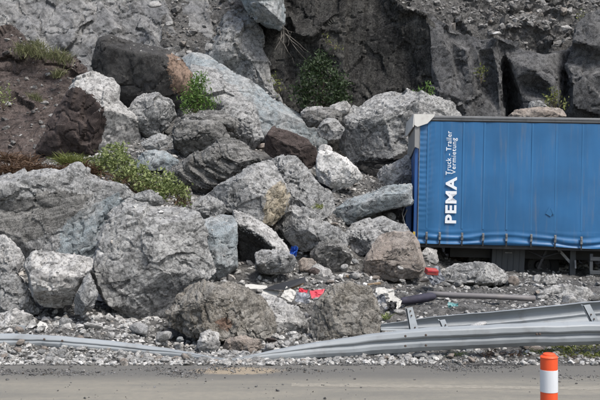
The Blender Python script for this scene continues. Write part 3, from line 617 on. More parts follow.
# crumbs lying on the flat tops of the boulders
pts = []; sz = []
for k in range(9000):
    Y0 = rs.uniform(13, 25.5); x = rs.uniform(-10, 470)
    hit, loc, nor, _, ob, _ = SC.ray_cast(dg, Vector(((x - CX) / F * Y0, Y0, 14)), Vector((0, 0, -1)))
    if hit and ob and ob.name.startswith(('boulder', 'stone_slab')) and nor.z > 0.72 and rs.rand() < .6:
        s0 = float(np.clip(rs.lognormal(math.log(.04), .5), .015, .11)); pts.append(tuple(loc)); sz.append(s0)
scatter('stone_crumbs', np.array(pts), sz, M['gravel'], 5, 'stone crumbs resting on the tops of the boulders')

# ---- stones large enough to be picked out one by one
def stone_mesh(seed):
    r = np.random.RandomState(seed); bm = bmesh.new(); bmesh.ops.create_icosphere(bm, subdivisions=3, radius=0.5)
    V = np.array([v.co[:] for v in bm.verts]); Ff = np.array([[v.index for v in f.verts] for f in bm.faces]); bm.free()
    for _ in range(11):
        nrm = r.normal(size=3); nrm /= np.linalg.norm(nrm); h = r.uniform(.26, .42); d = V @ nrm
        V = V - np.outer(np.maximum(d - h, 0), nrm)
    d = 0.05 * fbm(V / .25 + seed, 3, .55, seed) + 0.03 * chips(V / .22 + seed * 2.1, seed)
    V = V * (1 + d[:, None]) * np.array([1.1, 0.95, 0.8]); return V, Ff
SM = []
for k in range(9):
    V, Ff = stone_mesh(k + 3); o = mesh_np('stone', V, Ff, M['light']); SM.append(o.data); bpy.data.objects.remove(o)
SMM = {}; CNAME = dict(light='pale', grey='grey', tan='tan', conglo='speckled', midd='dark')
def stone(x, y, w, Yd, matk, label, group=None, flat=1.0, seed=0, sink=.25):
    r = random.Random(seed * 13 + 7); me = SM[r.randrange(9)]; key = (me.name, matk)
    if key not in SMM:
        c = me.copy(); c.materials[0] = M[matk]; SMM[key] = c
    o = bpy.data.objects.new('stone', SMM[key]); COL.objects.link(o)
    s = w * Yd / F; p = P(x, y, Yd)
    o.location = p; o.scale = (s * r.uniform(.95, 1.1), s * r.uniform(.8, 1.1), s * flat * r.uniform(.85, 1.1)); o.rotation_euler = (r.uniform(-.3, .3), r.uniform(-.3, .3), r.uniform(0, 6.28))
    return tag(o, label, 'stone', group)
for q, (x, y, w, Yd, mk, fl, lb) in enumerate([
    (92,327,22,12.95,'light',.5,'flat pale stone slab just behind the bent rail, below the pointed block'),
    (66,323,14,13.05,'grey',1.,'grey angular stone beside the small perforated white plate'),
    (141,330,24,12.95,'grey',.6,'wide flat grey stone behind the rail, under the huge conglomerate boulder'),
    (164,336,17,12.85,'light',.9,'roundish pale stone behind the rail, right of the wide flat grey stone'),
    (180,339,9,12.85,'blue',.9,'small bluish stone behind the rail, left of the head-sized rock'),
    (46,349,13,12.35,'tan',.75,'pinkish stone leaning on the front of the bent rail'),
    (25,348,12,12.3,'grey',.6,'flat grey stone under the bent rail near the photo edge'),
    (95,361,14,12.05,'tan',.5,'flat tan stone at the road edge below the bent rail'),
    (127,360,10,12.05,'light',.9,'whitish stone at the road edge, left of a tan pair'),
    (147,357,10,12.1,'light',.9,'upper pale stone of the little pile at the road edge'),
    (185,357,13,12.15,'tan',1.,'tan angular stone below the tapering end of the rail'),
    (198,357,11,12.2,'light',.8,'pale round stone below the rail, next to the tan angular one'),
    (208,366,8,11.95,'light',.8,'small white stone alone at the road edge below the pinch'),
    (218,362,11,12.0,'tan',.6,'low tan stone beneath the pinch of the rail'),
    (225,353,11,12.55,'light',.8,'whitish stone in the pinch of the rail'),
    (270,359,18,12.3,'blue',.6,'flat bluish-white stone beneath the rising rail'),
    (270,346,11,12.75,'light',.8,'pale stone behind the rail beside the small brown rock'),
    (287,343,10,12.8,'light',.6,'pale pebble-like stone behind the rail, between lichened boulder and slanting block'),
    (271,340,14,12.9,'brownd',.5,'flat reddish-brown stone under the lichen-brown boulder'),
    (326,366,9,11.98,'light',.8,'small whitish stone at the road edge under the rising rail'),
    (348,360,9,12.1,'light',.8,'pale stone under the middle of the rising rail'),
    (405,358,11,12.2,'grey',.7,'grey flat stone under the rail below the leaning post plate'),
    (421,355,16,12.25,'grey',.6,'large grey stone under the rail right of the leaning post plate'),
    (438,359,13,12.15,'light',.8,'pale angular stone under the rail at its first bolts'),
    (446,367,7,11.95,'light',.8,'little white stone on the road edge under the rail'),
    (455,363,9,12.05,'blue',1.,'bluish upright stone under the rail, left of the weeds'),
    (503,368,7,11.9,'light',.8,'small white stone on the road edge left of the marker post'),
    (537,350,18,12.5,'tan',.7,'tan boulderet half hidden behind the rail above the marker post'),
    (578,368,9,11.95,'tan',.8,'tan stone right of the marker post'),
    (478,325,20,12.75,'white',.35,'white crumbly stone lying on the rear rail'),
    (400,268,8,17.0,'light',.7,'small pale stone at the foot of the tan boulder'),
    (402,281,10,16.5,'light',.5,'flat pale stone in front of the tan boulder'),
    (424,281,12,16.6,'tan',.4,'flat tan stone below the red box'),
    (470,282,9,17.3,'light',.5,'small stone in front of the long low boulder'),
    (424,254,9,19.0,'light',.9,'white stone under the trailer corner'),
    (400,312,13,14.0,'light',.6,'whitish stone beside the torn rail end'),
    (276,281,9,16.0,'grey',.8,'grey stone behind the black board'),
    (262,263,8,15.5,'light',.8,'pale stone in front of the little grey block'),
    (345,268,11,16.4,'light',.9,'upright pale stone beside the dark grey blocky rock'),
    (355,262,10,17.0,'grey',.9,'grey stone squeezed between dark blocky rock and tan boulder'),
    (330,282,9,16.0,'tan',.8,'tan stone behind the red sheet'),
    (233,36,13,27.2,'white',.6,'pale oval stone lodged on the cliff ledge'),
    (497,33,14,26.0,'white',.5,'whitish flat stone on the rim of the dark cliff'),
    (155,4,14,28.2,'light',.6,'pale stone at the head of the gully'),
    (170,24,9,28.2,'light',.8,'pale stone left in the gully'),
    (204,26,7,28.2,'light',.8,'small pale stone in the middle of the gully')]):
    stone(x, y, w, Yd, mk, lb, None, fl, q)
rs = np.random.RandomState(23)
for q in range(130):
    x = rs.uniform(-5, 290) if q < 90 else rs.uniform(300, 600); Yd = 11.9 + abs(rs.normal(0, .38))
    w = rs.uniform(5.5, 11); X = (x - CX) / F * Yd; z = float(ground_at(X, Yd)) + w * Yd / F * .2
    mk = rs.choice(['light', 'grey', 'light', 'tan', 'conglo']); zone = 'below the flattened stretch of the barrier' if x < 190 else 'around the pinched rail' if x < 300 else 'under the rising rail' if x < 440 else 'under the straight rail by the marker post'
    stone(x, HY - (z - CAMZ) * F / Yd, w, Yd, mk, CNAME[mk] + ' fist-sized stone in the gravel ' + zone, 'fist-sized stones along the crash barrier', rs.uniform(.6, 1.), 200 + q)
for q in range(125):
    Yd = rs.uniform(14.8, 25.5); x = rs.uniform(0, 460) if Yd > 18 else rs.uniform(240, 600)
    w = 5 + 11 * rs.rand() ** 1.6; X = (x - CX) / F * Yd; z = float(ground_at(X, Yd)) + w * Yd / F * .2
    mk = rs.choice(['light', 'grey', 'midd', 'tan', 'conglo']); zone = ('in front of the trailer' if x > 400 else 'among the scattered wreckage') if Yd < 18 else ('high on the slope' if Yd > 22 else 'halfway up the slope') + (' below the brown bank' if x < 130 else ' along the diagonal slab' if x < 300 else ' beside the trailer end')
    stone(x, HY - (z - CAMZ) * F / Yd, w, Yd, mk, CNAME[mk] + ' head-sized stone in the rubble ' + zone, 'head-sized stones between the boulders', rs.uniform(.6, 1.), 500 + q)

# ------------------------------------------------------------------ the lorry trailer
def paint_mat(name, col, rough, dirt=0.25, dirtcol=(.20, .19, .17), streak=True, metal=0.0):
    m, n, l, b = new_mat(name)
    tc = n.new('ShaderNodeTexCoord'); mp = n.new('ShaderNodeMapping'); mp.inputs['Scale'].default_value = (5.0, 5.0, 0.35) if streak else (2, 2, 2); l.new(tc.outputs['Object'], mp.inputs['Vector'])
    x = n.new('ShaderNodeTexNoise'); x.inputs['Scale'].default_value = 2.2; x.inputs['Detail'].default_value = 8; x.inputs['Roughness'].default_value = 0.65; l.new(mp.outputs[0], x.inputs['Vector'])
    y = n.new('ShaderNodeTexNoise'); y.inputs['Scale'].default_value = 0.9; y.inputs['Detail'].default_value = 5; l.new(tc.outputs['Object'], y.inputs['Vector'])
    c0 = mixc(n, l, ramp(n, l, y.outputs['Fac'], .35, .65), tuple(c * .88 for c in col), tuple(c * 1.1 for c in col))
    c1 = mixc(n, l, ramp(n, l, x.outputs['Fac'], .50, .78, 0.0, dirt), c0, dirtcol)
    l.new(c1, b.inputs['Base Color']); b.inputs['Roughness'].default_value = rough; b.inputs['Metallic'].default_value = metal
    bp = n.new('ShaderNodeBump'); bp.inputs['Strength'].default_value = 0.12; bp.inputs['Distance'].default_value = 0.02; l.new(x.outputs['Fac'], bp.inputs['Height']); l.new(bp.outputs[0], b.inputs['Normal'])
    return m
M['tarp'] = paint_mat('blue_tarpaulin', (.020, .122, .285), 0.5, 0.34)
M['bluepaint'] = paint_mat('blue_paint', (.018, .085, .27), 0.45, 0.35)
M['strap'] = paint_mat('blue_strap', (.025, .138, .31), 0.5, 0.25)
M['alu'] = paint_mat('weathered_aluminium', (.16, .165, .17), 0.55, 0.6, (.07, .07, .066))
M['cap'] = paint_mat('dirty_white_tarpaulin', (.58, .57, .53), 0.65, 0.4, (.28, .20, .17), streak=False)
M['greytarp'] = paint_mat('grey_tarpaulin', (.24, .24, .235), 0.6, 0.5, (.12, .11, .10))
M['black'] = plain('black_chassis', (.018, .018, .019), .6, 0, .3, 4)
M['rubber'] = plain('tyre_rubber', (.02, .02, .021), .85, 0, .3, 8, .2)
M['boxgrey'] = paint_mat('grey_box_paint', (.05, .055, .06), 0.6, 0.6, (.08, .076, .068))
M['steel'] = plain('dull_steel', (.20, .205, .21), .5, .4, .3, 12)
M['white'+'ink'] = plain('white_print', (.78, .80, .82), .5, 0, .06, 3)
M['yellow'] = plain('yellow_plate', (.55, .38, .06), .5)

tr = empty('semi_trailer', P(412, 190, 20) + Vector((0, 0, -CAMZ)), math.radians(-3.0)); tr.rotation_euler.y = math.radians(1.15)
tag(tr, 'blue curtain-sided lorry trailer with white rental lettering, stranded in the rockfall', 'trailer')
LN = 13.6
STRAPX = [.29, .58, 1.07, 1.53, 2.04, 2.58, 3.10, 3.67] + [4.2 + .54 * k for k in range(17)]
xs = np.unique(np.concatenate([np.arange(.09, 4.8, .018), np.arange(4.8, 13.5, .06)])); zs = np.concatenate([np.arange(1.12, 1.46, .012), np.arange(1.46, 3.86, .03)])
gx2, gz3 = np.meshgrid(xs, zs); x_, z_ = gx2.ravel(), gz3.ravel()
sx = np.array(STRAPX); j = np.clip(np.searchsorted(sx, x_), 1, len(sx) - 1); u = np.clip((x_ - sx[j - 1]) / (sx[j] - sx[j - 1]), 0, 1)
pil = np.sin(np.pi * u)
low = np.clip((1.46 - z_) / .3, 0, 1); q3 = np.stack([x_ * 1.1, z_ * 7, x_ * 0 + 3], 1)
yy = -.012 - .010 * pil * (.4 + .6 * np.abs(np.sin(z_ * 1.1))) - .006 * fbm(np.stack([x_ * 3, z_ * .6, x_ * 0], 1), 3, .5, 4)
wave = np.sin((z_ - 1.12) * 38 + 1.6 * np.sin(x_ * 2.2) + 1.5 * fbm(q3, 2, .5, 8))
yy += -low * (.018 * wave + .016 * pil * np.sin(np.clip((z_ - 1.12) / .34, 0, 1) * np.pi))
wr = np.exp(-((x_ - .12) / .22) ** 2) * np.clip((z_ - 1.5) / .3, 0, 1)
yy += wr * .005 * np.sin(z_ * 52 + 2 * np.sin(x_ * 9) + 1.5 * fbm(np.stack([x_, z_ * 2, x_ * 0], 1), 2, .5, 2))
sag = -.03 * np.clip((x_ - 2.9) / .8, 0, 1) * low
V = np.stack([x_, yy, z_ + sag - .004 * low * pil], 1); i = np.arange(x_.size).reshape(gx2.shape)
cur = mesh_np('curtain', V, np.stack([i[:-1, :-1], i[:-1, 1:], i[1:, 1:], i[1:, :-1]], -1).reshape(-1, 4), M['tarp'], tr)
for k, s0 in enumerate(STRAPX[:14]):
    bm = bmesh.new(); dz = -.03 * min(max((s0 - 2.9) / .8, 0), 1)
    box(bm, (s0, -.0155, 2.64), (.04, .007, 2.36), bevel=.003)
    st = bm_obj('strap', bm, M['strap'], cur)
    bm = bmesh.new(); box(bm, (s0, -.060, 1.295 + dz), (.05, .022, .17), Euler((random.Random(k).uniform(-.1, .1), 0, random.Random(k + 5).uniform(-.1, .1))), .006)
    box(bm, (s0, -.078, 1.33 + dz), (.034, .016, .07), bevel=.004)
    bm_obj('buckle', bm, M['steel'], cur)
    bm = bmesh.new(); box(bm, (s0, -.052, 1.16 + dz), (.03, .008, .14)); bm_obj('strap_end', bm, M['black'], cur)
bm = bmesh.new(); box(bm, (LN / 2, .02, 3.905), (LN, .11, .105), bevel=.012); box(bm, (LN / 2, -.042, 3.925), (LN - .02, .02, .035), bevel=.004); bm_obj('roof_rail', bm, M['alu'], tr)
bm = bmesh.new(); box(bm, (LN / 2, .01, 3.845), (LN - .1, .06, .022)); bm_obj('rail_shadow_strip', bm, M['black'], tr)  # black strip put in for the shadow below the roof rail
bm = bmesh.new(); box(bm, (LN / 2, 1.27, 3.955), (LN - .04, 2.36, .03)); bm_obj('roof', bm, M['greytarp'], tr)
bm = bmesh.new(); box(bm, (.045, .05, 2.47), (.085, .10, 2.74), bevel=.012); bm_obj('corner_post', bm, M['bluepaint'], tr)
bm = bmesh.new(); box(bm, (.098, -.018, 2.47), (.014, .02, 2.66)); bm_obj('edge_strip', bm, M['steel'], tr)
bm = bmesh.new(); box(bm, (.03, 1.25, 2.5), (.05, 2.30, 2.72)); bm_obj('front_wall', bm, M['bluepaint'], tr)
# tarpaulin cap folded over the corner
bm = bmesh.new()
def poly(bm, pts, th, ax):
    a = [bm.verts.new(p) for p in pts]; b = [bm.verts.new(Vector(p) + Vector(ax) * th) for p in pts]
    bm.faces.new(a); bm.faces.new(b[::-1])
    for k in range(len(a)): bm.faces.new((a[k], a[(k + 1) % len(a)], b[(k + 1) % len(a)], b[k]))
    bmesh.ops.recalc_face_normals(bm, faces=bm.faces[:])
poly(bm, [(-.03, -.075, 3.985), (.42, -.075, 3.985), (.40, -.075, 3.93), (.26, -.08, 3.78), (.04, -.082, 3.70), (-.03, -.08, 3.74)], .02, (0, 1, 0))
poly(bm, [(-.045, -.07, 3.985), (-.045, 2.5, 3.985), (-.07, 2.5, 3.66), (-.08, 1.6, 3.60), (-.06, -.07, 3.70)], .02, (1, 0, 0))
cp = bm_obj('corner_cap', bm, M['cap'], tr)
bm = bmesh.new(); poly(bm, [(-.012, -.055, 3.80), (.085, -.055, 3.80), (.085, -.055, 3.22), (-.012, -.058, 3.26)], .02, (0, 1, 0)); poly(bm, [(-.012, -.05, 3.80), (-.012, 1.9, 3.75), (-.05, 1.9, 3.0), (-.03, .9, 3.08), (-.016, -.05, 3.24)], .018, (1, 0, 0)); bm_obj('cap_flap', bm, M['greytarp'], cp)
bm = bmesh.new(); box(bm, (-.09, .55, 1.66), (.14, .55, .62), bevel=.02); br = bm_obj('coupling_panel', bm, M['bluepaint'], tr)
bm = bmesh.new(); tube(bm, [(-.19, .25, 1.92), (-.24, .22, 1.75), (-.18, .2, 1.55), (-.2, .22, 1.4)], .014, 8); bm_obj('air_hose', bm, M['steel'], br); bm = bmesh.new(); tube(bm, [(-.17, .24, 1.5), (-.23, .22, 1.62), (-.13, .2, 1.86)], .012, 8); bm_obj('air_hose', bm, M['steel'], br)
bm = bmesh.new(); box(bm, (.02, -.006, 1.32), (.05, .012, .11), bevel=.003); bm_obj('marker_plate', bm, M['yellow'], tr)
bm = bmesh.new(); box(bm, (LN / 2, .06, 1.075), (LN - .02, .10, .085), bevel=.008); box(bm, (LN / 2, 1.25, 1.08), (LN - .1, 2.3, .05)); bm_obj('floor_frame', bm, M['black'], tr)
for yv in (.75, 1.75):
    bm = bmesh.new(); box(bm, (LN / 2 + .3, yv, .92), (LN - 1.2, .12, .27)); bm_obj('chassis_beam', bm, M['black'], tr)
bm = bmesh.new(); box(bm, (2.18, .75, .78), (.74, .62, .54), Euler((0, .03, 0)), .015)
tb = bm_obj('tool_box', bm, M['boxgrey'], tr)
for k in range(5):
    bm = bmesh.new(); box(bm, (1.92 + k * .13, .432, .78), (.018, .012, .50), Euler((0, .03, 0))); bm_obj('rib', bm, M['boxgrey'], tb)
bm = bmesh.new(); box(bm, (2.18, .428, .93), (.16, .02, .03), bevel=.006); bm_obj('latch', bm, M['steel'], tb)
def wheel(nm, x, y, z, r, w, axis_y=True):
    bm = bmesh.new(); prof = [(.58, -.5), (.60, -.46), (.9, -.5), (.98, -.42), (1, -.3), (1, .3), (.98, .42), (.9, .5), (.6, .46), (.58, .5)]
    N = 32; R = [[bm.verts.new((x + r * a * math.cos(t), y + w * b, z + r * a * math.sin(t))) for a, b in prof] for t in [k * 2 * math.pi / N for k in range(N)]]
    for k in range(N):
        for q in range(len(prof)): bm.faces.new((R[k][q], R[k][(q + 1) % len(prof)], R[(k + 1) % N][(q + 1) % len(prof)], R[(k + 1) % N][q]))
    bmesh.ops.recalc_face_normals(bm, faces=bm.faces[:]); ob = bm_obj(nm, bm, M['rubber'], tr, True)
    bm = bmesh.new(); bmesh.ops.create_cone(bm, cap_ends=True, segments=24, radius1=r * .585, radius2=r * .585, depth=w * .5, matrix=Matrix.Translation((x, y, z)) @ Matrix.Rotation(math.pi / 2, 4, 'X'))
    bmesh.ops.create_cone(bm, cap_ends=True, segments=16, radius1=r * .26, radius2=r * .2, depth=w * .4, matrix=Matrix.Translation((x, y - w * .38, z)) @ Matrix.Rotation(math.pi / 2, 4, 'X'))
    for k in range(8): box(bm, (x + r * .4 * math.cos(k * .785), y - w * .27, z + r * .4 * math.sin(k * .785)), (.035, .04, .035))
    bm_obj('rim', bm, M['black'], ob)
wheel('spare_wheel', 2.98, 1.05, .62, .46, .28)
for k in range(3): wheel('wheel', 9.0 + 1.31 * k, .25, .50, .50, .36)
bm = bmesh.new(); box(bm, (3.60, .42, .66), (.13, .13, .72), bevel=.01); box(bm, (3.60, .42, .30), (.09, .09, .36)); box(bm, (3.60, .42, .20), (.30, .28, .05), bevel=.01); lg = bm_obj('landing_leg', bm, M['boxgrey'], tr)
bm = bmesh.new(); box(bm, (3.42, .40, .88), (.06, .05, .42), Euler((0, -.75, 0))); tube(bm, [(3.63, .3, .8), (3.63, .25, .62)], .025, 10); bm_obj('brace', bm, M['steel'], lg)
for z in (.86, .56):
    bm = bmesh.new(); box(bm, (6.2, .08, z), (4.6, .04, .085), bevel=.008); bm_obj('guard_rail', bm, M['boxgrey'], tr)
for x in (3.93, 5.4, 6.9, 8.4):
    bm = bmesh.new(); box(bm, (x, .10, .72), (.07, .05, .50), bevel=.008); bm_obj('guard_post', bm, M['boxgrey'], tr)
bm = bmesh.new(); box(bm, (2.9, .3, .80), (.05, .05, .45), Euler((0, .4, 0))); tube(bm, [(2.6, .3, 1.0), (2.9, .25, .85), (3.3, .28, .98)], .02, 8); bm_obj('bracket', bm, M['black'], tr)
# printed lettering, reading upward
def lettering(txt, x, z, size, bold, length, name='lettering', cap=None):
    cu = bpy.data.curves.new('text', 'FONT'); cu.body = txt; cu.size = 1.0; cu.offset = bold; cu.extrude = 0.0; cu.resolution_u = 3; cu.space_character = 1.12
    ob = bpy.data.objects.new('text', cu); COL.objects.link(ob); bpy.context.view_layer.update()
    me = bpy.data.meshes.new_from_object(ob.evaluated_get(bpy.context.evaluated_depsgraph_get())); bpy.data.objects.remove(ob)
    n = len(me.vertices); V = np.empty(n * 3, np.float32); me.vertices.foreach_get('co', V); V = V.reshape(-1, 3)
    V -= V.min(0); w, h = V[:, 0].max(), V[:, 1].max(); W = np.empty_like(V)
    W[:, 0] = x - V[:, 1] / h * size; W[:, 2] = z + V[:, 0] / w * length; W[:, 1] = -.050
    me.vertices.foreach_set('co', W.ravel()); me.update(); me.materials.append(M['whiteink']); me.name = name
    o = bpy.data.objects.new(name, me); COL.objects.link(o); o.parent = tr; return o
lettering('PEMA', .935, 1.58, .245, .035, 1.03)
lettering('Truck - Trailer', .80, 2.65, .115, .006, .97)
lettering('Vermietung', .935, 2.67, .135, .006, .80)
# repair patch on the tarpaulin
bm = bmesh.new(); box(bm, (2.98, -.040, 1.88), (.13, .004, .17), Euler((0, .5, 0))); box(bm, (3.04, -.044, 1.90), (.05, .004, .14), Euler((0, -.4, 0))); bm_obj('repair_patch', bm, M['strap'], tr)

# ------------------------------------------------------------------ crash barrier
M['galv'] = paint_mat('galvanised_steel', (.25, .268, .28), 0.55, 0.65, (.16, .155, .145), streak=False, metal=0.0)
M['galvpost'] = paint_mat('bright_galvanised_steel', (.44, .47, .49), 0.5, 0.4, (.22, .21, .19), streak=False)
M['bolt'] = plain('rusty_bolt', (.10, .075, .06), .7, .3)
gr = empty('crash_barrier', P(300, 357, 12.4))
tag(gr, 'bent galvanised crash barrier crushed flat on one side by the rockfall', 'guardrail')
gl = gr.location.copy()
PROF = [(-.045, -.158), (-.028, -.154), (.030, -.104), (.046, -.056), (.042, -.034), (.014, -.010), (.014, .008), (.072, .026), (.083, .042), (.083, .100), (.072, .118), (.012, .150), (-.008, .158)]
def spline(st, n):
    st = np.array(st, float); t = np.arange(len(st)); tt = np.linspace(0, len(st) - 1, n)
    i = np.clip(tt.astype(int), 0, len(st) - 2); f = (tt - i)[:, None]
    p0, p1, p2, p3 = st[np.clip(i - 1, 0, None)], st[i], st[i + 1], st[np.clip(i + 2, None, len(st) - 1)]
    return .5 * (2 * p1 + (p2 - p0) * f + (2 * p0 - 5 * p1 + 4 * p2 - p3) * f ** 2 + (3 * p1 - p0 - 3 * p2 + p3) * f ** 3)
def beam(name, st, n, flip=1, dent=.006, seed=1, lip=0.0):
    "stations: pixel x, pixel y of the middle, distance, roll in degrees (top leaning away), squeeze"
    A = spline(st, n); V = []; prof = list(PROF)
    if lip: prof[-1] = (-lip, .136); prof[-2] = (-.004, .166)
    pos = np.array([P(a[0], a[1], a[2]) for a in A])
    th = .004
    for k, a in enumerate(A):
        r = math.radians(a[3]); up = np.array([0, math.sin(r), math.cos(r)]); out = np.array([0, -math.cos(r), math.sin(r)]) * flip
        for side in (0, 1):
            for (d, v) in (prof if side == 0 else prof[::-1]):
                d2 = d * (1 - a[5]) + a[5] * (.075 * math.cos(v / .158 * 1.45) - .004)
                V.append(pos[k] + up * v * a[4] + out * (d2 * (.4 + .6 * a[4]) - th * side))
    V = np.array(V); m = len(PROF) * 2
    V += dent * fbm(V / .35, 3, .5, seed)[:, None] * np.array([0, 1, .7])
    Q = []
    for k in range(n - 1):
        for q in range(m): Q.append((k * m + q, k * m + (q + 1) % m, (k + 1) * m + (q + 1) % m, (k + 1) * m + q))
    o = mesh_np(name, V - np.array(gl), Q, M['galv'], gr)
    bmx = bmesh.new(); bmx.from_mesh(o.data); bmesh.ops.recalc_face_normals(bmx, faces=bmx.faces[:]); bmx.to_mesh(o.data); bmx.free(); o.data.set_sharp_from_angle(angle=math.radians(16))
    return o
fb = beam('front_beam', [(-60,340,12.4,16,.62,.65),(0,340.5,12.4,16,.62,.65),(28,341,12.38,14,.60,.65),(60,342.5,12.35,18,.58,.65),(100,346,12.32,18,.54,.65),(150,351.5,12.28,22,.48,.65),(180,355,12.22,36,.40,.8),(200,358,12.14,40,.30,.8),(216,360,12.08,45,.20,.8),(232,360.5,12.05,45,.19,.8),(250,358.8,12.08,40,.30,.8),(270,355.5,12.15,34,.46,.75),(300,351.5,12.2,28,.60,.6),(350,346.5,12.25,22,.82,.3),(400,341.5,12.25,16,.95,.1),(450,338,12.2,10,1,0),(520,335.3,12.2,6,1,0),(600,333,12.2,5,1,0),(720,329.5,12.2,5,1,0)], 420, 1, .008, 3)
rb = beam('rear_beam', [(381,327.5,13.25,40,.35,.5),(400,327,13.25,34,.5,.3),(430,326,13.25,34,.85,.1),(500,322,13.25,30,1.05,0),(570,315,13.25,28,1.05,0),(600,312.5,13.25,28,1.05,0),(720,303,13.25,28,1.05,0)], 160, -1, .006, 9, .045)
def plate(name, px, Yd, depth, holes, mat=M['galvpost'], th=.012):
    bm = bmesh.new(); a = [P(x, y, Yd) - gl for x, y in px]; poly(bm, a, th, (0, 1, 0))
    # side flange
    poly(bm, [a[0], a[-1], a[-1] + Vector((0, depth, 0)), a[0] + Vector((0, depth, 0))], th, (1, 0, 0))
    o = bm_obj(name, bm, mat, gr)
    for x, y in holes:
        bm = bmesh.new(); bmesh.ops.create_cone(bm, cap_ends=True, segments=10, radius1=.012, radius2=.010, depth=.014, matrix=Matrix.Translation(P(x, y, Yd) - gl + Vector((0, -.006, 0))) @ Matrix.Rotation(math.pi / 2, 4, 'X')); bm_obj('bolt', bm, M['bolt'], o)
    return o
plate('post', [(406,308.5),(412.5,307),(423,346),(413,348)], 12.62, .10, [(410.4,311),(411.5,315.5),(415,327.5)])
plate('spacer', [(439,320.5),(445,319.5),(452,336),(446,337)], 12.75, .12, [(445.5,325)])
plate('post', [(583,305.5),(590,304.5),(604,331),(597,333)], 12.6, .10, [(591,314.5),(594,319)])
for x, y in [(405.5,336.3),(426,335.3),(405.5,346.2),(426,345.6),(540,334.2),(537,334.2),(44,339.5),(62,341)]:
    bm = bmesh.new(); Yb = 12.09; bmesh.ops.create_cone(bm, cap_ends=True, segments=10, radius1=.017, radius2=.012, depth=.024, matrix=Matrix.Translation(P(x, y, Yb if x > 100 else 12.27) - gl) @ Matrix.Rotation(math.pi / 2, 4, 'X')); bm_obj('bolt', bm, M['bolt'], fb)
# buried posts that still carry the beams
for x, Yd in ((470, 12.55), (660, 12.5), (20, 12.75)):
    g = P(x, 350, Yd); bm = bmesh.new(); box(bm, Vector((g.x, Yd, .18)) - gl, (.10, .05, .40), Euler((-.15, .1, 0)), .004); bm_obj('post', bm, M['galv'], gr)

# ------------------------------------------------------------------ marker post on the road
M['orange'] = paint_mat('orange_plastic', (.76, .085, .02), 0.5, 0.35, (.35, .20, .13))
M['reflwhite'] = paint_mat('white_reflective_foil', (.66, .68, .71), 0.4, 0.3, (.35, .34, .31))
mp_ = empty('marker_post', (P(549, 190, 7).x, 7.0, 0)); tag(mp_, 'orange and white plastic marker post standing on the road', 'marker post')
def turned(name, prof, mat, par):
    bm = bmesh.new(); N = 40; R = [[bm.verts.new((r * math.cos(k * 2 * math.pi / N), r * math.sin(k * 2 * math.pi / N), z)) for k in range(N)] for r, z in prof]
    for a, b in zip(R, R[1:]):
        for k in range(N): bm.faces.new((a[k], a[(k + 1) % N], b[(k + 1) % N], b[k]))
    bm.faces.new(R[0][::-1]); bm.faces.new(R[-1]); bmesh.ops.recalc_face_normals(bm, faces=bm.faces[:])
    o = bm_obj(name, bm, mat, par, True)
    o.data.set_sharp_from_angle(angle=math.radians(35)); return o
def pz(y): return CAMZ + (HY - y) / F * 7.0
turned('base', [(.19, 0), (.19, .025), (.12, .05), (.075, .06)], M['rubber'], mp_)
pt = turned('post', [(.066, .055), (.066, pz(357.5)), (.069, pz(357.6)), (.070, pz(357)), (.060, pz(355.6)), (.050, pz(355.2)), (.048, pz(354)), (.040, pz(353.2)), (.01, pz(353))], M['orange'], mp_)
turned('reflective_band', [(.0672, pz(391.5)), (.0685, pz(391.4)), (.0685, pz(369.6)), (.0672, pz(369.5))], M['reflwhite'], pt)
turned('reflective_band', [(.0672, pz(436)), (.0685, pz(435.9)), (.0685, pz(414.1)), (.0672, pz(414))], M['reflwhite'], pt)

# ------------------------------------------------------------------ wreckage between the boulders
def crumple(name, x, y, Yd, w, h, mat, label, cat, amp=.25, tilt=.8, rz=0., seed=1, group=None, n=14, thick=.006):
    "a crumpled sheet w by h pixels lying on the rubble"
    k = Yd / F; gxx, gyy = np.meshgrid(np.linspace(-.5, .5, n), np.linspace(-.5, .5, n)); a = gxx.ravel(); b = gyy.ravel()
    V = np.stack([a * w * k, b * h * k * 1.6, 0 * a], 1); p = V / (max(w, h) * k) * 3 + seed * 5.1
    V[:, 2] = amp * min(w, h) * k * (chips(p, seed) + .5 * fbm(p, 2, .5, seed)); V[:, :2] += .06 * w * k * np.stack([fbm(p, 2, .5, seed + 3), fbm(p, 2, .5, seed + 6)], 1)
    R = np.array((Matrix.Rotation(rz, 3, 'Y') @ Matrix.Rotation(tilt, 3, 'X')))
    V = V @ R.T; i = np.arange(n * n).reshape(n, n); Q = np.stack([i[:-1, :-1], i[:-1, 1:], i[1:, 1:], i[1:, :-1]], -1).reshape(-1, 4)
    o = mesh_np(name, V, Q, mat, smooth=False, loc=P(x, y, Yd)); md = o.modifiers.new('t', 'SOLIDIFY'); md.thickness = thick
    return tag(o, label, cat, group)
M['red'] = paint_mat('crimson_plastic', (.50, .03, .055), .55, .5, (.24, .17, .15), streak=False)
M['redbox'] = paint_mat('red_lacquer', (.36, .05, .04), .6, .6, (.22, .17, .15), streak=False)
M['paper'] = paint_mat('dirty_white_board', (.46, .45, .42), .75, .7, (.20, .19, .17), streak=False)
M['beige'] = plain('beige_cardboard', (.42, .35, .25), .8, 0, .2, 6)
M['bagblue'] = plain('blue_plastic', (.03, .10, .38), .5, 0, .3, 10)
M['teal'] = plain('teal_plastic', (.10, .24, .24), .5, 0, .2, 10)
M['pipe'] = paint_mat('grey_plastic_pipe', (.155, .145, .145), .6, .6, (.22, .20, .18), streak=False)
M['violet'] = plain('dark_violet_cloth', (.030, .028, .045), .8, 0, .4, 9, .3)
M['greyplate'] = plain('grey_sheet_metal', (.17, .18, .20), .5, .3, .2, 6)
M['wood'] = plain('weathered_timber', (.22, .16, .10), .8, 0, .3, 14)
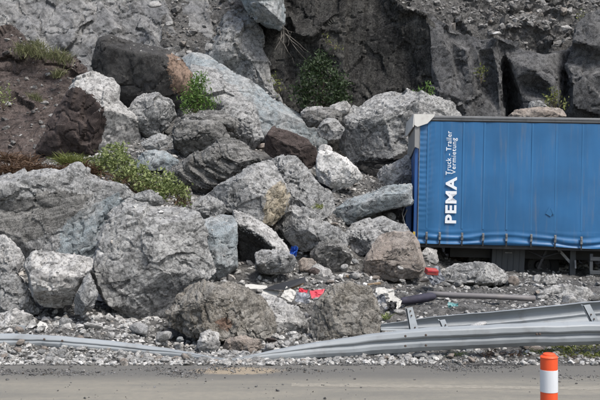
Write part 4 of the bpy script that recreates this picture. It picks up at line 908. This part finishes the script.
crumple('plastic_bag', 293.5, 252, 15.9, 7, 6.5, M['bagblue'], 'crumpled bright blue plastic bag caught beside the wedge boulder', 'bag', .8, 1.0, .3, 3)
crumple('plastic_sheet', 318.5, 293.5, 14.6, 15, 6, M['red'], 'crimson sheet lying flat behind the squat gritty boulder', 'sheet', .10, .85, -.12, 5)
crumple('plastic_sheet', 303, 291, 14.8, 9, 4, M['red'], 'torn red strip left of the crimson sheet', 'sheet', .45, .8, .3, 8)
crumple('board', 256, 287, 15.2, 22, 4, M['paper'], 'long whitish board behind the lichen-brown boulder', 'board', .15, .6, .08, 11)
crumple('board', 270, 293, 14.7, 16, 7, M['paper'], 'cream board leaning behind the pale slanting block', 'board', .10, .9, .25, 13)
crumple('cardboard_box', 289, 294, 14.6, 12, 8, M['paper'], 'white carton scrap next to the torn red strip', 'carton', .15, 1.0, .5, 15)
crumple('cardboard_box', 286, 287, 15.0, 9, 6, M['beige'], 'beige carton scrap below the black board', 'carton', .2, 1.0, -.4, 17)
crumple('sheet_metal', 303, 298, 14.4, 14, 7, M['greyplate'], 'dark crumpled metal sheet under the torn red strip', 'metal sheet', .35, .9, .2, 19)
crumple('cloth', 385, 293, 15.4, 18, 6, M['paper'], 'dirty white cloth heap behind the squat gritty boulder', 'cloth', .45, .8, .25, 21)
crumple('cloth', 380, 300, 15.0, 12, 7, M['greyplate'], 'grey rag below the dirty white cloth heap', 'cloth', .5, .9, -.2, 23)
crumple('board', 395, 302, 14.6, 13, 7, M['paper'], 'small white board at the torn end of the rear rail', 'board', .2, .9, .5, 25)
crumple('cloth', 392, 306, 14.3, 9, 6, M['black'], 'black scrap beside the torn end of the rear rail', 'scrap', .5, .9, .1, 27)
crumple('plastic_bottle', 453, 304.5, 14.6, 10, 3, M['teal'], 'flattened teal plastic bottle near the dark rolled bundle', 'bottle', .5, .7, .05, 29)
crumple('sheet_metal', 435, 276, 16.7, 15, 11, M['greyplate'], 'bent grey metal plate next to the red box', 'metal sheet', .15, 1.2, -.5, 31)
# black plank, wedge shaped
o_ = P(285, 284, 15.3); bm = bmesh.new(); poly(bm, [P(263, 289.5, 14.7) - o_, P(277, 284.5, 14.8) - o_, P(305, 277.5, 14.9) - o_, P(306, 282, 14.8) - o_, P(284, 290, 14.6) - o_], .10, (0, 1, 0)); o = bm_obj('board', bm, M['black']); o.location = o_
tag(o, 'black wedge-shaped board sticking up from the wreckage', 'board')
o_ = P(431.5, 271.5, 16.5); bm = bmesh.new(); box(bm, (0, 0, 0), (.22, .16, .095), Euler((.25, .10, .25)), .012); o = bm_obj('box', bm, M['redbox']); o.location = o_; tag(o, 'small red box lying against the tan boulder', 'box')
bm = bmesh.new(); box(bm, (.0, -.092, .01), (.18, .006, .025), Euler((.25, .10, .25))); bm_obj('lid_edge', bm, M['red'], o)
# pipe and rolled bundle
o_ = P(480, 297, 15.6); bm = bmesh.new(); tube(bm, [P(x, y, Yd) - o_ for x, y, Yd in [(427,293.2,15.9),(440,294.5,15.85),(455,295.5,15.75),(475,296,15.65),(500,297,15.6),(520,298,15.6),(535,298.5,15.6)]], [.044,.050,.054,.050,.048,.052,.050], 16); o = bm_obj('plastic_pipe', bm, M['pipe'], None, True); o.location = o_; tag(o, 'long pinkish-grey plastic pipe lying in front of the trailer', 'pipe')
o_ = P(418, 299, 15.0); bm = bmesh.new(); tube(bm, [P(x, y, Yd) - o_ for x, y, Yd in [(399,302.5,14.9),(403,301,14.95),(412,300,15),(424,298,15),(433,296.5,15),(436,296.5,15)]], [.03,.06,.072,.076,.066,.03], 14); o = bm_obj('rolled_bundle', bm, M['violet'], None, True); o.location = o_; tag(o, 'dark violet rolled bundle behind the torn rail end', 'bundle')
# perforated white plate
o_ = P(42.5, 327, 12.95); bm = bmesh.new(); poly(bm, [P(37, 325, 12.95) - o_, P(40, 321, 13.0) - o_, P(46, 323.5, 13.0) - o_, P(48, 327, 12.95) - o_, P(45, 331, 12.9) - o_, P(38.5, 329, 12.9) - o_], .012, (0, 1, 0)); o = bm_obj('perforated_plate', bm, M['paper']); o.location = o_; tag(o, 'small white plate with dark holes, stuck behind the bent rail', 'plate')
for x, y in ((40.5, 327), (43, 324.5), (43.5, 328.5), (41, 330), (45.5, 326.5)):
    bm = bmesh.new(); bmesh.ops.create_cone(bm, cap_ends=True, segments=8, radius1=.007, radius2=.007, depth=.01, matrix=Matrix.Translation(P(x, y, 12.915) - o_) @ Matrix.Rotation(math.pi / 2, 4, 'X')); bm_obj('hole', bm, M['violet'], o)
rs = np.random.RandomState(8)
for k, (x, y, Yd, ln, a, lb) in enumerate([(232,291,15.0,30,.05,'thin splintered lath lying behind the lichen-brown boulder'),(352,279,16.6,14,-.5,'short splintered timber between dark blocky rock and tan boulder'),(296,286,15.0,16,.35,'splintered timber beside the black board'),(374,284,16.4,14,.1,'weathered timber piece in front of the tan boulder')]):
    o_ = P(x, y, Yd); bm = bmesh.new(); box(bm, (0, 0, 0), (ln * Yd / F, .05, .035), Euler((.2, -a, .4)), .005); o = bm_obj('timber', bm, M['wood']); o.location = o_; tag(o, lb, 'timber')

# ------------------------------------------------------------------ plants
def leaf_mat(name, c0, c1):
    m, n, l, b = new_mat(name)
    ge = n.new('ShaderNodeNewGeometry'); col = mixc(n, l, ge.outputs['Random Per Island'], c0, c1)
    l.new(col, b.inputs['Base Color']); b.inputs['Roughness'].default_value = .55; b.inputs['Specular IOR Level'].default_value = .35
    t = n.new('ShaderNodeBsdfTranslucent'); l.new(col, t.inputs[0]); mx = n.new('ShaderNodeMixShader'); mx.inputs[0].default_value = .25
    out = n['Material Output']; l.new(b.outputs[0], mx.inputs[1]); l.new(t.outputs[0], mx.inputs[2]); l.new(mx.outputs[0], out.inputs[0])
    return m
M['leaf'] = leaf_mat('green_leaf', (.05, .11, .02), (.17, .27, .07))
M['leafpale'] = leaf_mat('pale_green_leaf', (.09, .125, .035), (.31, .35, .15))
M['grass'] = leaf_mat('dull_grass', (.075, .085, .035), (.20, .20, .10))
M['leafdark'] = leaf_mat('dark_leaf', (.018, .032, .014), (.055, .085, .035))
M['leafyel'] = leaf_mat('yellow_green_leaf', (.10, .12, .03), (.22, .24, .07))
M['dead'] = leaf_mat('dead_grass', (.07, .038, .022), (.16, .10, .06))
M['twig'] = plain('twig_bark', (.10, .075, .05), .9, 0, .3, 20)
M['bleached'] = plain('bleached_twig', (.16, .145, .125), .9, 0, .3, 20)
def leaves(r, centers, per, spread, size, up=.3, aspect=.45):
    C = np.repeat(np.asarray(centers), per, 0); n = len(C)
    c = C + r.normal(0, 1, (n, 3)) * spread
    d = r.normal(0, 1, (n, 3)); d[:, 2] += up; d /= np.linalg.norm(d, axis=1)[:, None]
    w = np.cross(d, r.normal(0, 1, (n, 3))); w /= np.linalg.norm(w, axis=1)[:, None]; nn = np.cross(d, w)
    L = (size * r.uniform(.35, 1.5, n))[:, None]
    V = np.stack([c, c + d * L * .5 + w * L * aspect * .5 + nn * L * .08, c + d * L, c + d * L * .5 - w * L * aspect * .5 + nn * L * .08], 1).reshape(-1, 3)
    return V, np.arange(n * 4).reshape(n, 4)
def shrub(name, label, base, clumps, leafm, size, per, spread, seed, stems=6, cat='shrub', up=.3, aspect=.45, twig=None):
    """clumps: list of (pixel x, pixel y, distance, radius px) volumes of foliage"""
    r = np.random.RandomState(seed); b = P(*base); root = empty(name, b); tag(root, label, cat)
    cs = []
    for x, y, Yd, rp in clumps:
        c = np.array(P(x, y, Yd)) - np.array(b); R = rp * Yd / F; k = max(3, int(rp * 1.1))
        u = r.normal(0, 1, (k, 3)); u /= np.linalg.norm(u, axis=1)[:, None]; cs.append(c + u * (R * r.uniform(.35, 1., k) ** .6)[:, None] * np.array([1, .8, .9]))
    cs = np.concatenate(cs); V, Q = leaves(r, cs, per, spread, size, up, aspect)
    mesh_np('foliage', V, Q, leafm, root, smooth=False)
    bm = bmesh.new()
    for q in cs[r.permutation(len(cs))[:max(stems, len(cs) // 3)]]:
        e = Vector(q); mid = e * .5 + Vector((r.normal(0, .03), r.normal(0, .03), -.03)); tube(bm, [Vector((0, 0, -.05)), mid, e], [.010, .007, .003], 5)
    bm_obj('stem', bm, twig or M['twig'], root); return root
def tuft(name, label, spots, mat, h, n, seed, cat='grass', lean=.5, wid=.012):
    "blades rising from several pixel spots, one plant"
    r = np.random.RandomState(seed); b = P(*spots[0][:3]); root = empty(name, b); tag(root, label, cat); Vs = []; Qs = []; off = 0
    for x, y, Yd, rp in spots:
        for _ in range(n):
            p = np.array(P(x + r.normal(0, rp * .6), y + r.normal(0, rp * .25), Yd + r.normal(0, rp * Yd / F * .5))) - np.array(b)
            d = np.array([r.normal(0, lean), r.normal(0, lean), 1.]); d /= np.linalg.norm(d); L = h * r.uniform(.4, 1.2); s = np.cross(d, r.normal(0, 1, 3)); s = s / np.linalg.norm(s) * wid
            dr = np.array([d[0], d[1], -.35]) * L * .45
            Vs += [p - s, p + s, p + d * L * .55 + s * .8, p + d * L * .55 - s * .8, p + d * L + dr + s * .2, p + d * L + dr - s * .2]
            Qs += [(off, off + 1, off + 2, off + 3), (off + 3, off + 2, off + 4, off + 5)]; off += 6
    mesh_np('blades', np.array(Vs), np.array(Qs), mat, root, smooth=False)
    return root
shrub('leafy_bush', 'pale green leafy bush growing behind the huge conglomerate boulder', (150, 200, 17.2), [(113,156,17.6,11),(104,162,17.7,9),(118,150,17.7,6),(96,168,17.7,6),(108,168,17.5,8),(122,163,17.4,8),(128,172,17.2,10),(140,176,17.1,11),(152,180,17.0,11),(165,184,17.0,10),(176,190,16.9,9),(184,196,16.9,7),(158,192,16.8,9),(120,175,17.2,7),(145,186,16.9,8)], M['leafpale'], .066, 28, .062, 1, 14, aspect=.6)
shrub('green_shrub', 'fresh green shrub beside the rust-brown rock face', (196, 116, 21.8), [(196,92,21.8,9),(190,98,21.8,8),(203,96,21.8,9),(199,84,21.8,7),(207,103,21.8,7),(188,106,21.7,6),(198,106,21.7,9),(203,80,21.8,4),(193,82,21.8,3)], M['leaf'], .10, 20, .085, 2, 8, up=.9, aspect=.28)
shrub('cliff_bush', 'dense dark green bush rooted at the foot of the dark cliff', (322, 110, 25.6), [(318,64,25.8,10),(310,74,25.6,12),(328,72,25.6,12),(304,88,25.5,11),(320,88,25.3,14),(337,86,25.5,11),(312,100,25.3,10),(332,100,25.3,12),(343,97,25.4,6),(322,58,25.9,6)], M['leafdark'], .10, 26, .10, 3, 12, aspect=.55)
shrub('crag_plant', 'small green plant on top of the giant crusty boulder', (425, 98, 24.0), [(424,91,24.0,5),(430,93,24.0,4),(419,94,24,3),(426,86,24.0,3)], M['leaf'], .09, 9, .06, 4, 4, 'plant', .8, .4)
shrub('crag_plant', 'yellow-green plant growing on the dark buttress above the trailer', (481, 82, 25.8), [(481,76,25.8,4),(484,71,25.8,3),(478,70,25.8,3)], M['leafyel'], .08, 8, .06, 5, 3, 'plant', .6, .4)
shrub('crag_plant', 'bushy green plant in the cleft beside the crag, above the trailer', (553, 112, 25.3), [(548,102,25.3,7),(556,98,25.3,6),(560,104,25.3,5),(543,108,25.3,5),(553,92,25.3,4)], M['leafyel'], .085, 9, .08, 6, 5, 'plant', .5, .4)
shrub('crag_plant', 'green sprig hanging in the gully between ledge and dark cliff', (278, 92, 26.6), [(275,82,26.6,4),(280,88,26.6,4),(273,78,26.6,3)], M['leafyel'], .08, 8, .06, 7, 3, 'plant', .2, .4)
shrub('crag_plant', 'green sprig on the dark cliff above the dense bush', (327, 42, 26.6), [(327,36,26.6,3),(328,40,26.6,3),(338,48,26.6,3)], M['leafyel'], .07, 7, .05, 8, 3, 'plant', .2, .4)
shrub('crag_plant', 'tiny green plant high on the rubble slope at the right', (583, 20, 26.4), [(583,15,26.4,4),(580,19,26.4,3)], M['leafyel'], .08, 8, .06, 9, 3, 'plant', .2, .4)
shrub('bank_plant', 'pale green plant on the brown bank at the photo edge', (3, 108, 22.8), [(2,96,22.8,7),(6,100,22.8,6),(-3,101,22.8,7),(5,90,22.8,4)], M['leafpale'], .07, 8, .06, 10, 4, 'plant', .6, .4)
tuft('grass_tuft', 'green grass tuft on the crest of the brown bank under the slab cliff', [(30,54,24.6,10),(45,56,24.5,12),(55,58,24.4,10),(64,62,24.3,8),(38,48,24.8,7),(22,52,24.7,8)], M['grass'], .34, 130, 11, wid=.008)
tuft('grass_tuft', 'small grass tuft below the bank crest, left of the dark block', [(56,77,23.8,5),(61,74,23.9,4)], M['grass'], .24, 80, 12, wid=.007)
tuft('grass_tuft', 'sparse grass tuft low on the brown bank', [(33,98,23.0,5),(38,101,22.9,4)], M['grass'], .22, 60, 13, wid=.007)
tuft('fern', 'bright yellow-green fern at the foot of the dark-faced boulder', [(68,165,17.9,6),(75,164,17.9,6),(63,163,18,4),(80,166,17.9,5)], M['leafyel'], .28, 150, 14, 'fern', .8, .007)
tuft('dead_grass', 'matted reddish-brown dead grass behind the banded slab', [(5,172,17.4,9),(18,171,17.4,9),(32,170,17.4,9),(45,172,17.4,8),(56,173,17.5,7),(-10,173,17.4,9),(25,163,17.9,9),(8,160,18,9),(84,170,17.6,6),(95,174,17.6,7)], M['dead'], .26, 170, 15, 'dead grass', 1.3, .009)
tuft('dead_grass', 'thin dry stems around the pale green leafy bush', [(128,185,16.9,14),(150,196,16.8,14),(110,180,17,9),(180,203,16.8,8)], M['dead'], .24, 40, 16, 'dead grass', .9, .006)
tuft('weeds', 'green and straw-coloured weeds on the verge below the rail', [(540,357,12.35,10),(556,358,12.3,10),(572,360,12.25,10),(588,360,12.25,10),(604,360,12.25,10),(566,353,12.5,12),(590,353,12.5,12)], M['leafyel'], .14, 150, 17, 'weeds', 1.0, .007)
tuft('weeds', 'dry brown weeds on the verge under the rail bolts', [(490,357,12.35,10),(510,358,12.35,10),(525,360,12.3,9),(555,362,12.2,12),(580,362,12.2,12)], M['dead'], .11, 90, 18, 'weeds', 1.2, .006)
tuft('weeds', 'small green weed under the rail beside the bluish stone', [(456,358,12.3,4)], M['leafpale'], .12, 50, 19, 'weeds', .8, .007)
tuft('weeds', 'small green weed on the crumbling grey mass', [(318,208,17.7,4)], M['leafyel'], .12, 40, 20, 'weeds', .8, .008)
tuft('weeds', 'short green weed beside the squat gritty boulder and rear rail end', [(385,319,13.5,4)], M['leafpale'], .12, 50, 21, 'weeds', .8, .007)
# bare dead branch hanging against the cliff
rt = empty('dead_branch', P(284, 22, 26.0)); tag(rt, 'bare bleached branches hanging down the cliff beside the overhang block', 'branch'); bm = bmesh.new(); r = random.Random(5); b0 = P(284, 22, 26.0)
for k in range(11):
    x, y = 284 + r.uniform(-8, 8), 22 + r.uniform(0, 16); pts = [P(x, y, 25.9 + r.uniform(-.2, .2)) - b0]; dx, dy = r.uniform(-4, 6), r.uniform(3, 8)
    for q in range(4): x += dx + r.uniform(-2, 2); y += dy + r.uniform(-2, 2); dy *= .8; pts.append(P(x, y, 25.9 + r.uniform(-.2, .2)) - b0)
    tube(bm, pts, [.009, .008, .006, .004, .002], 5)
bm_obj('twig', bm, M['bleached'], rt)
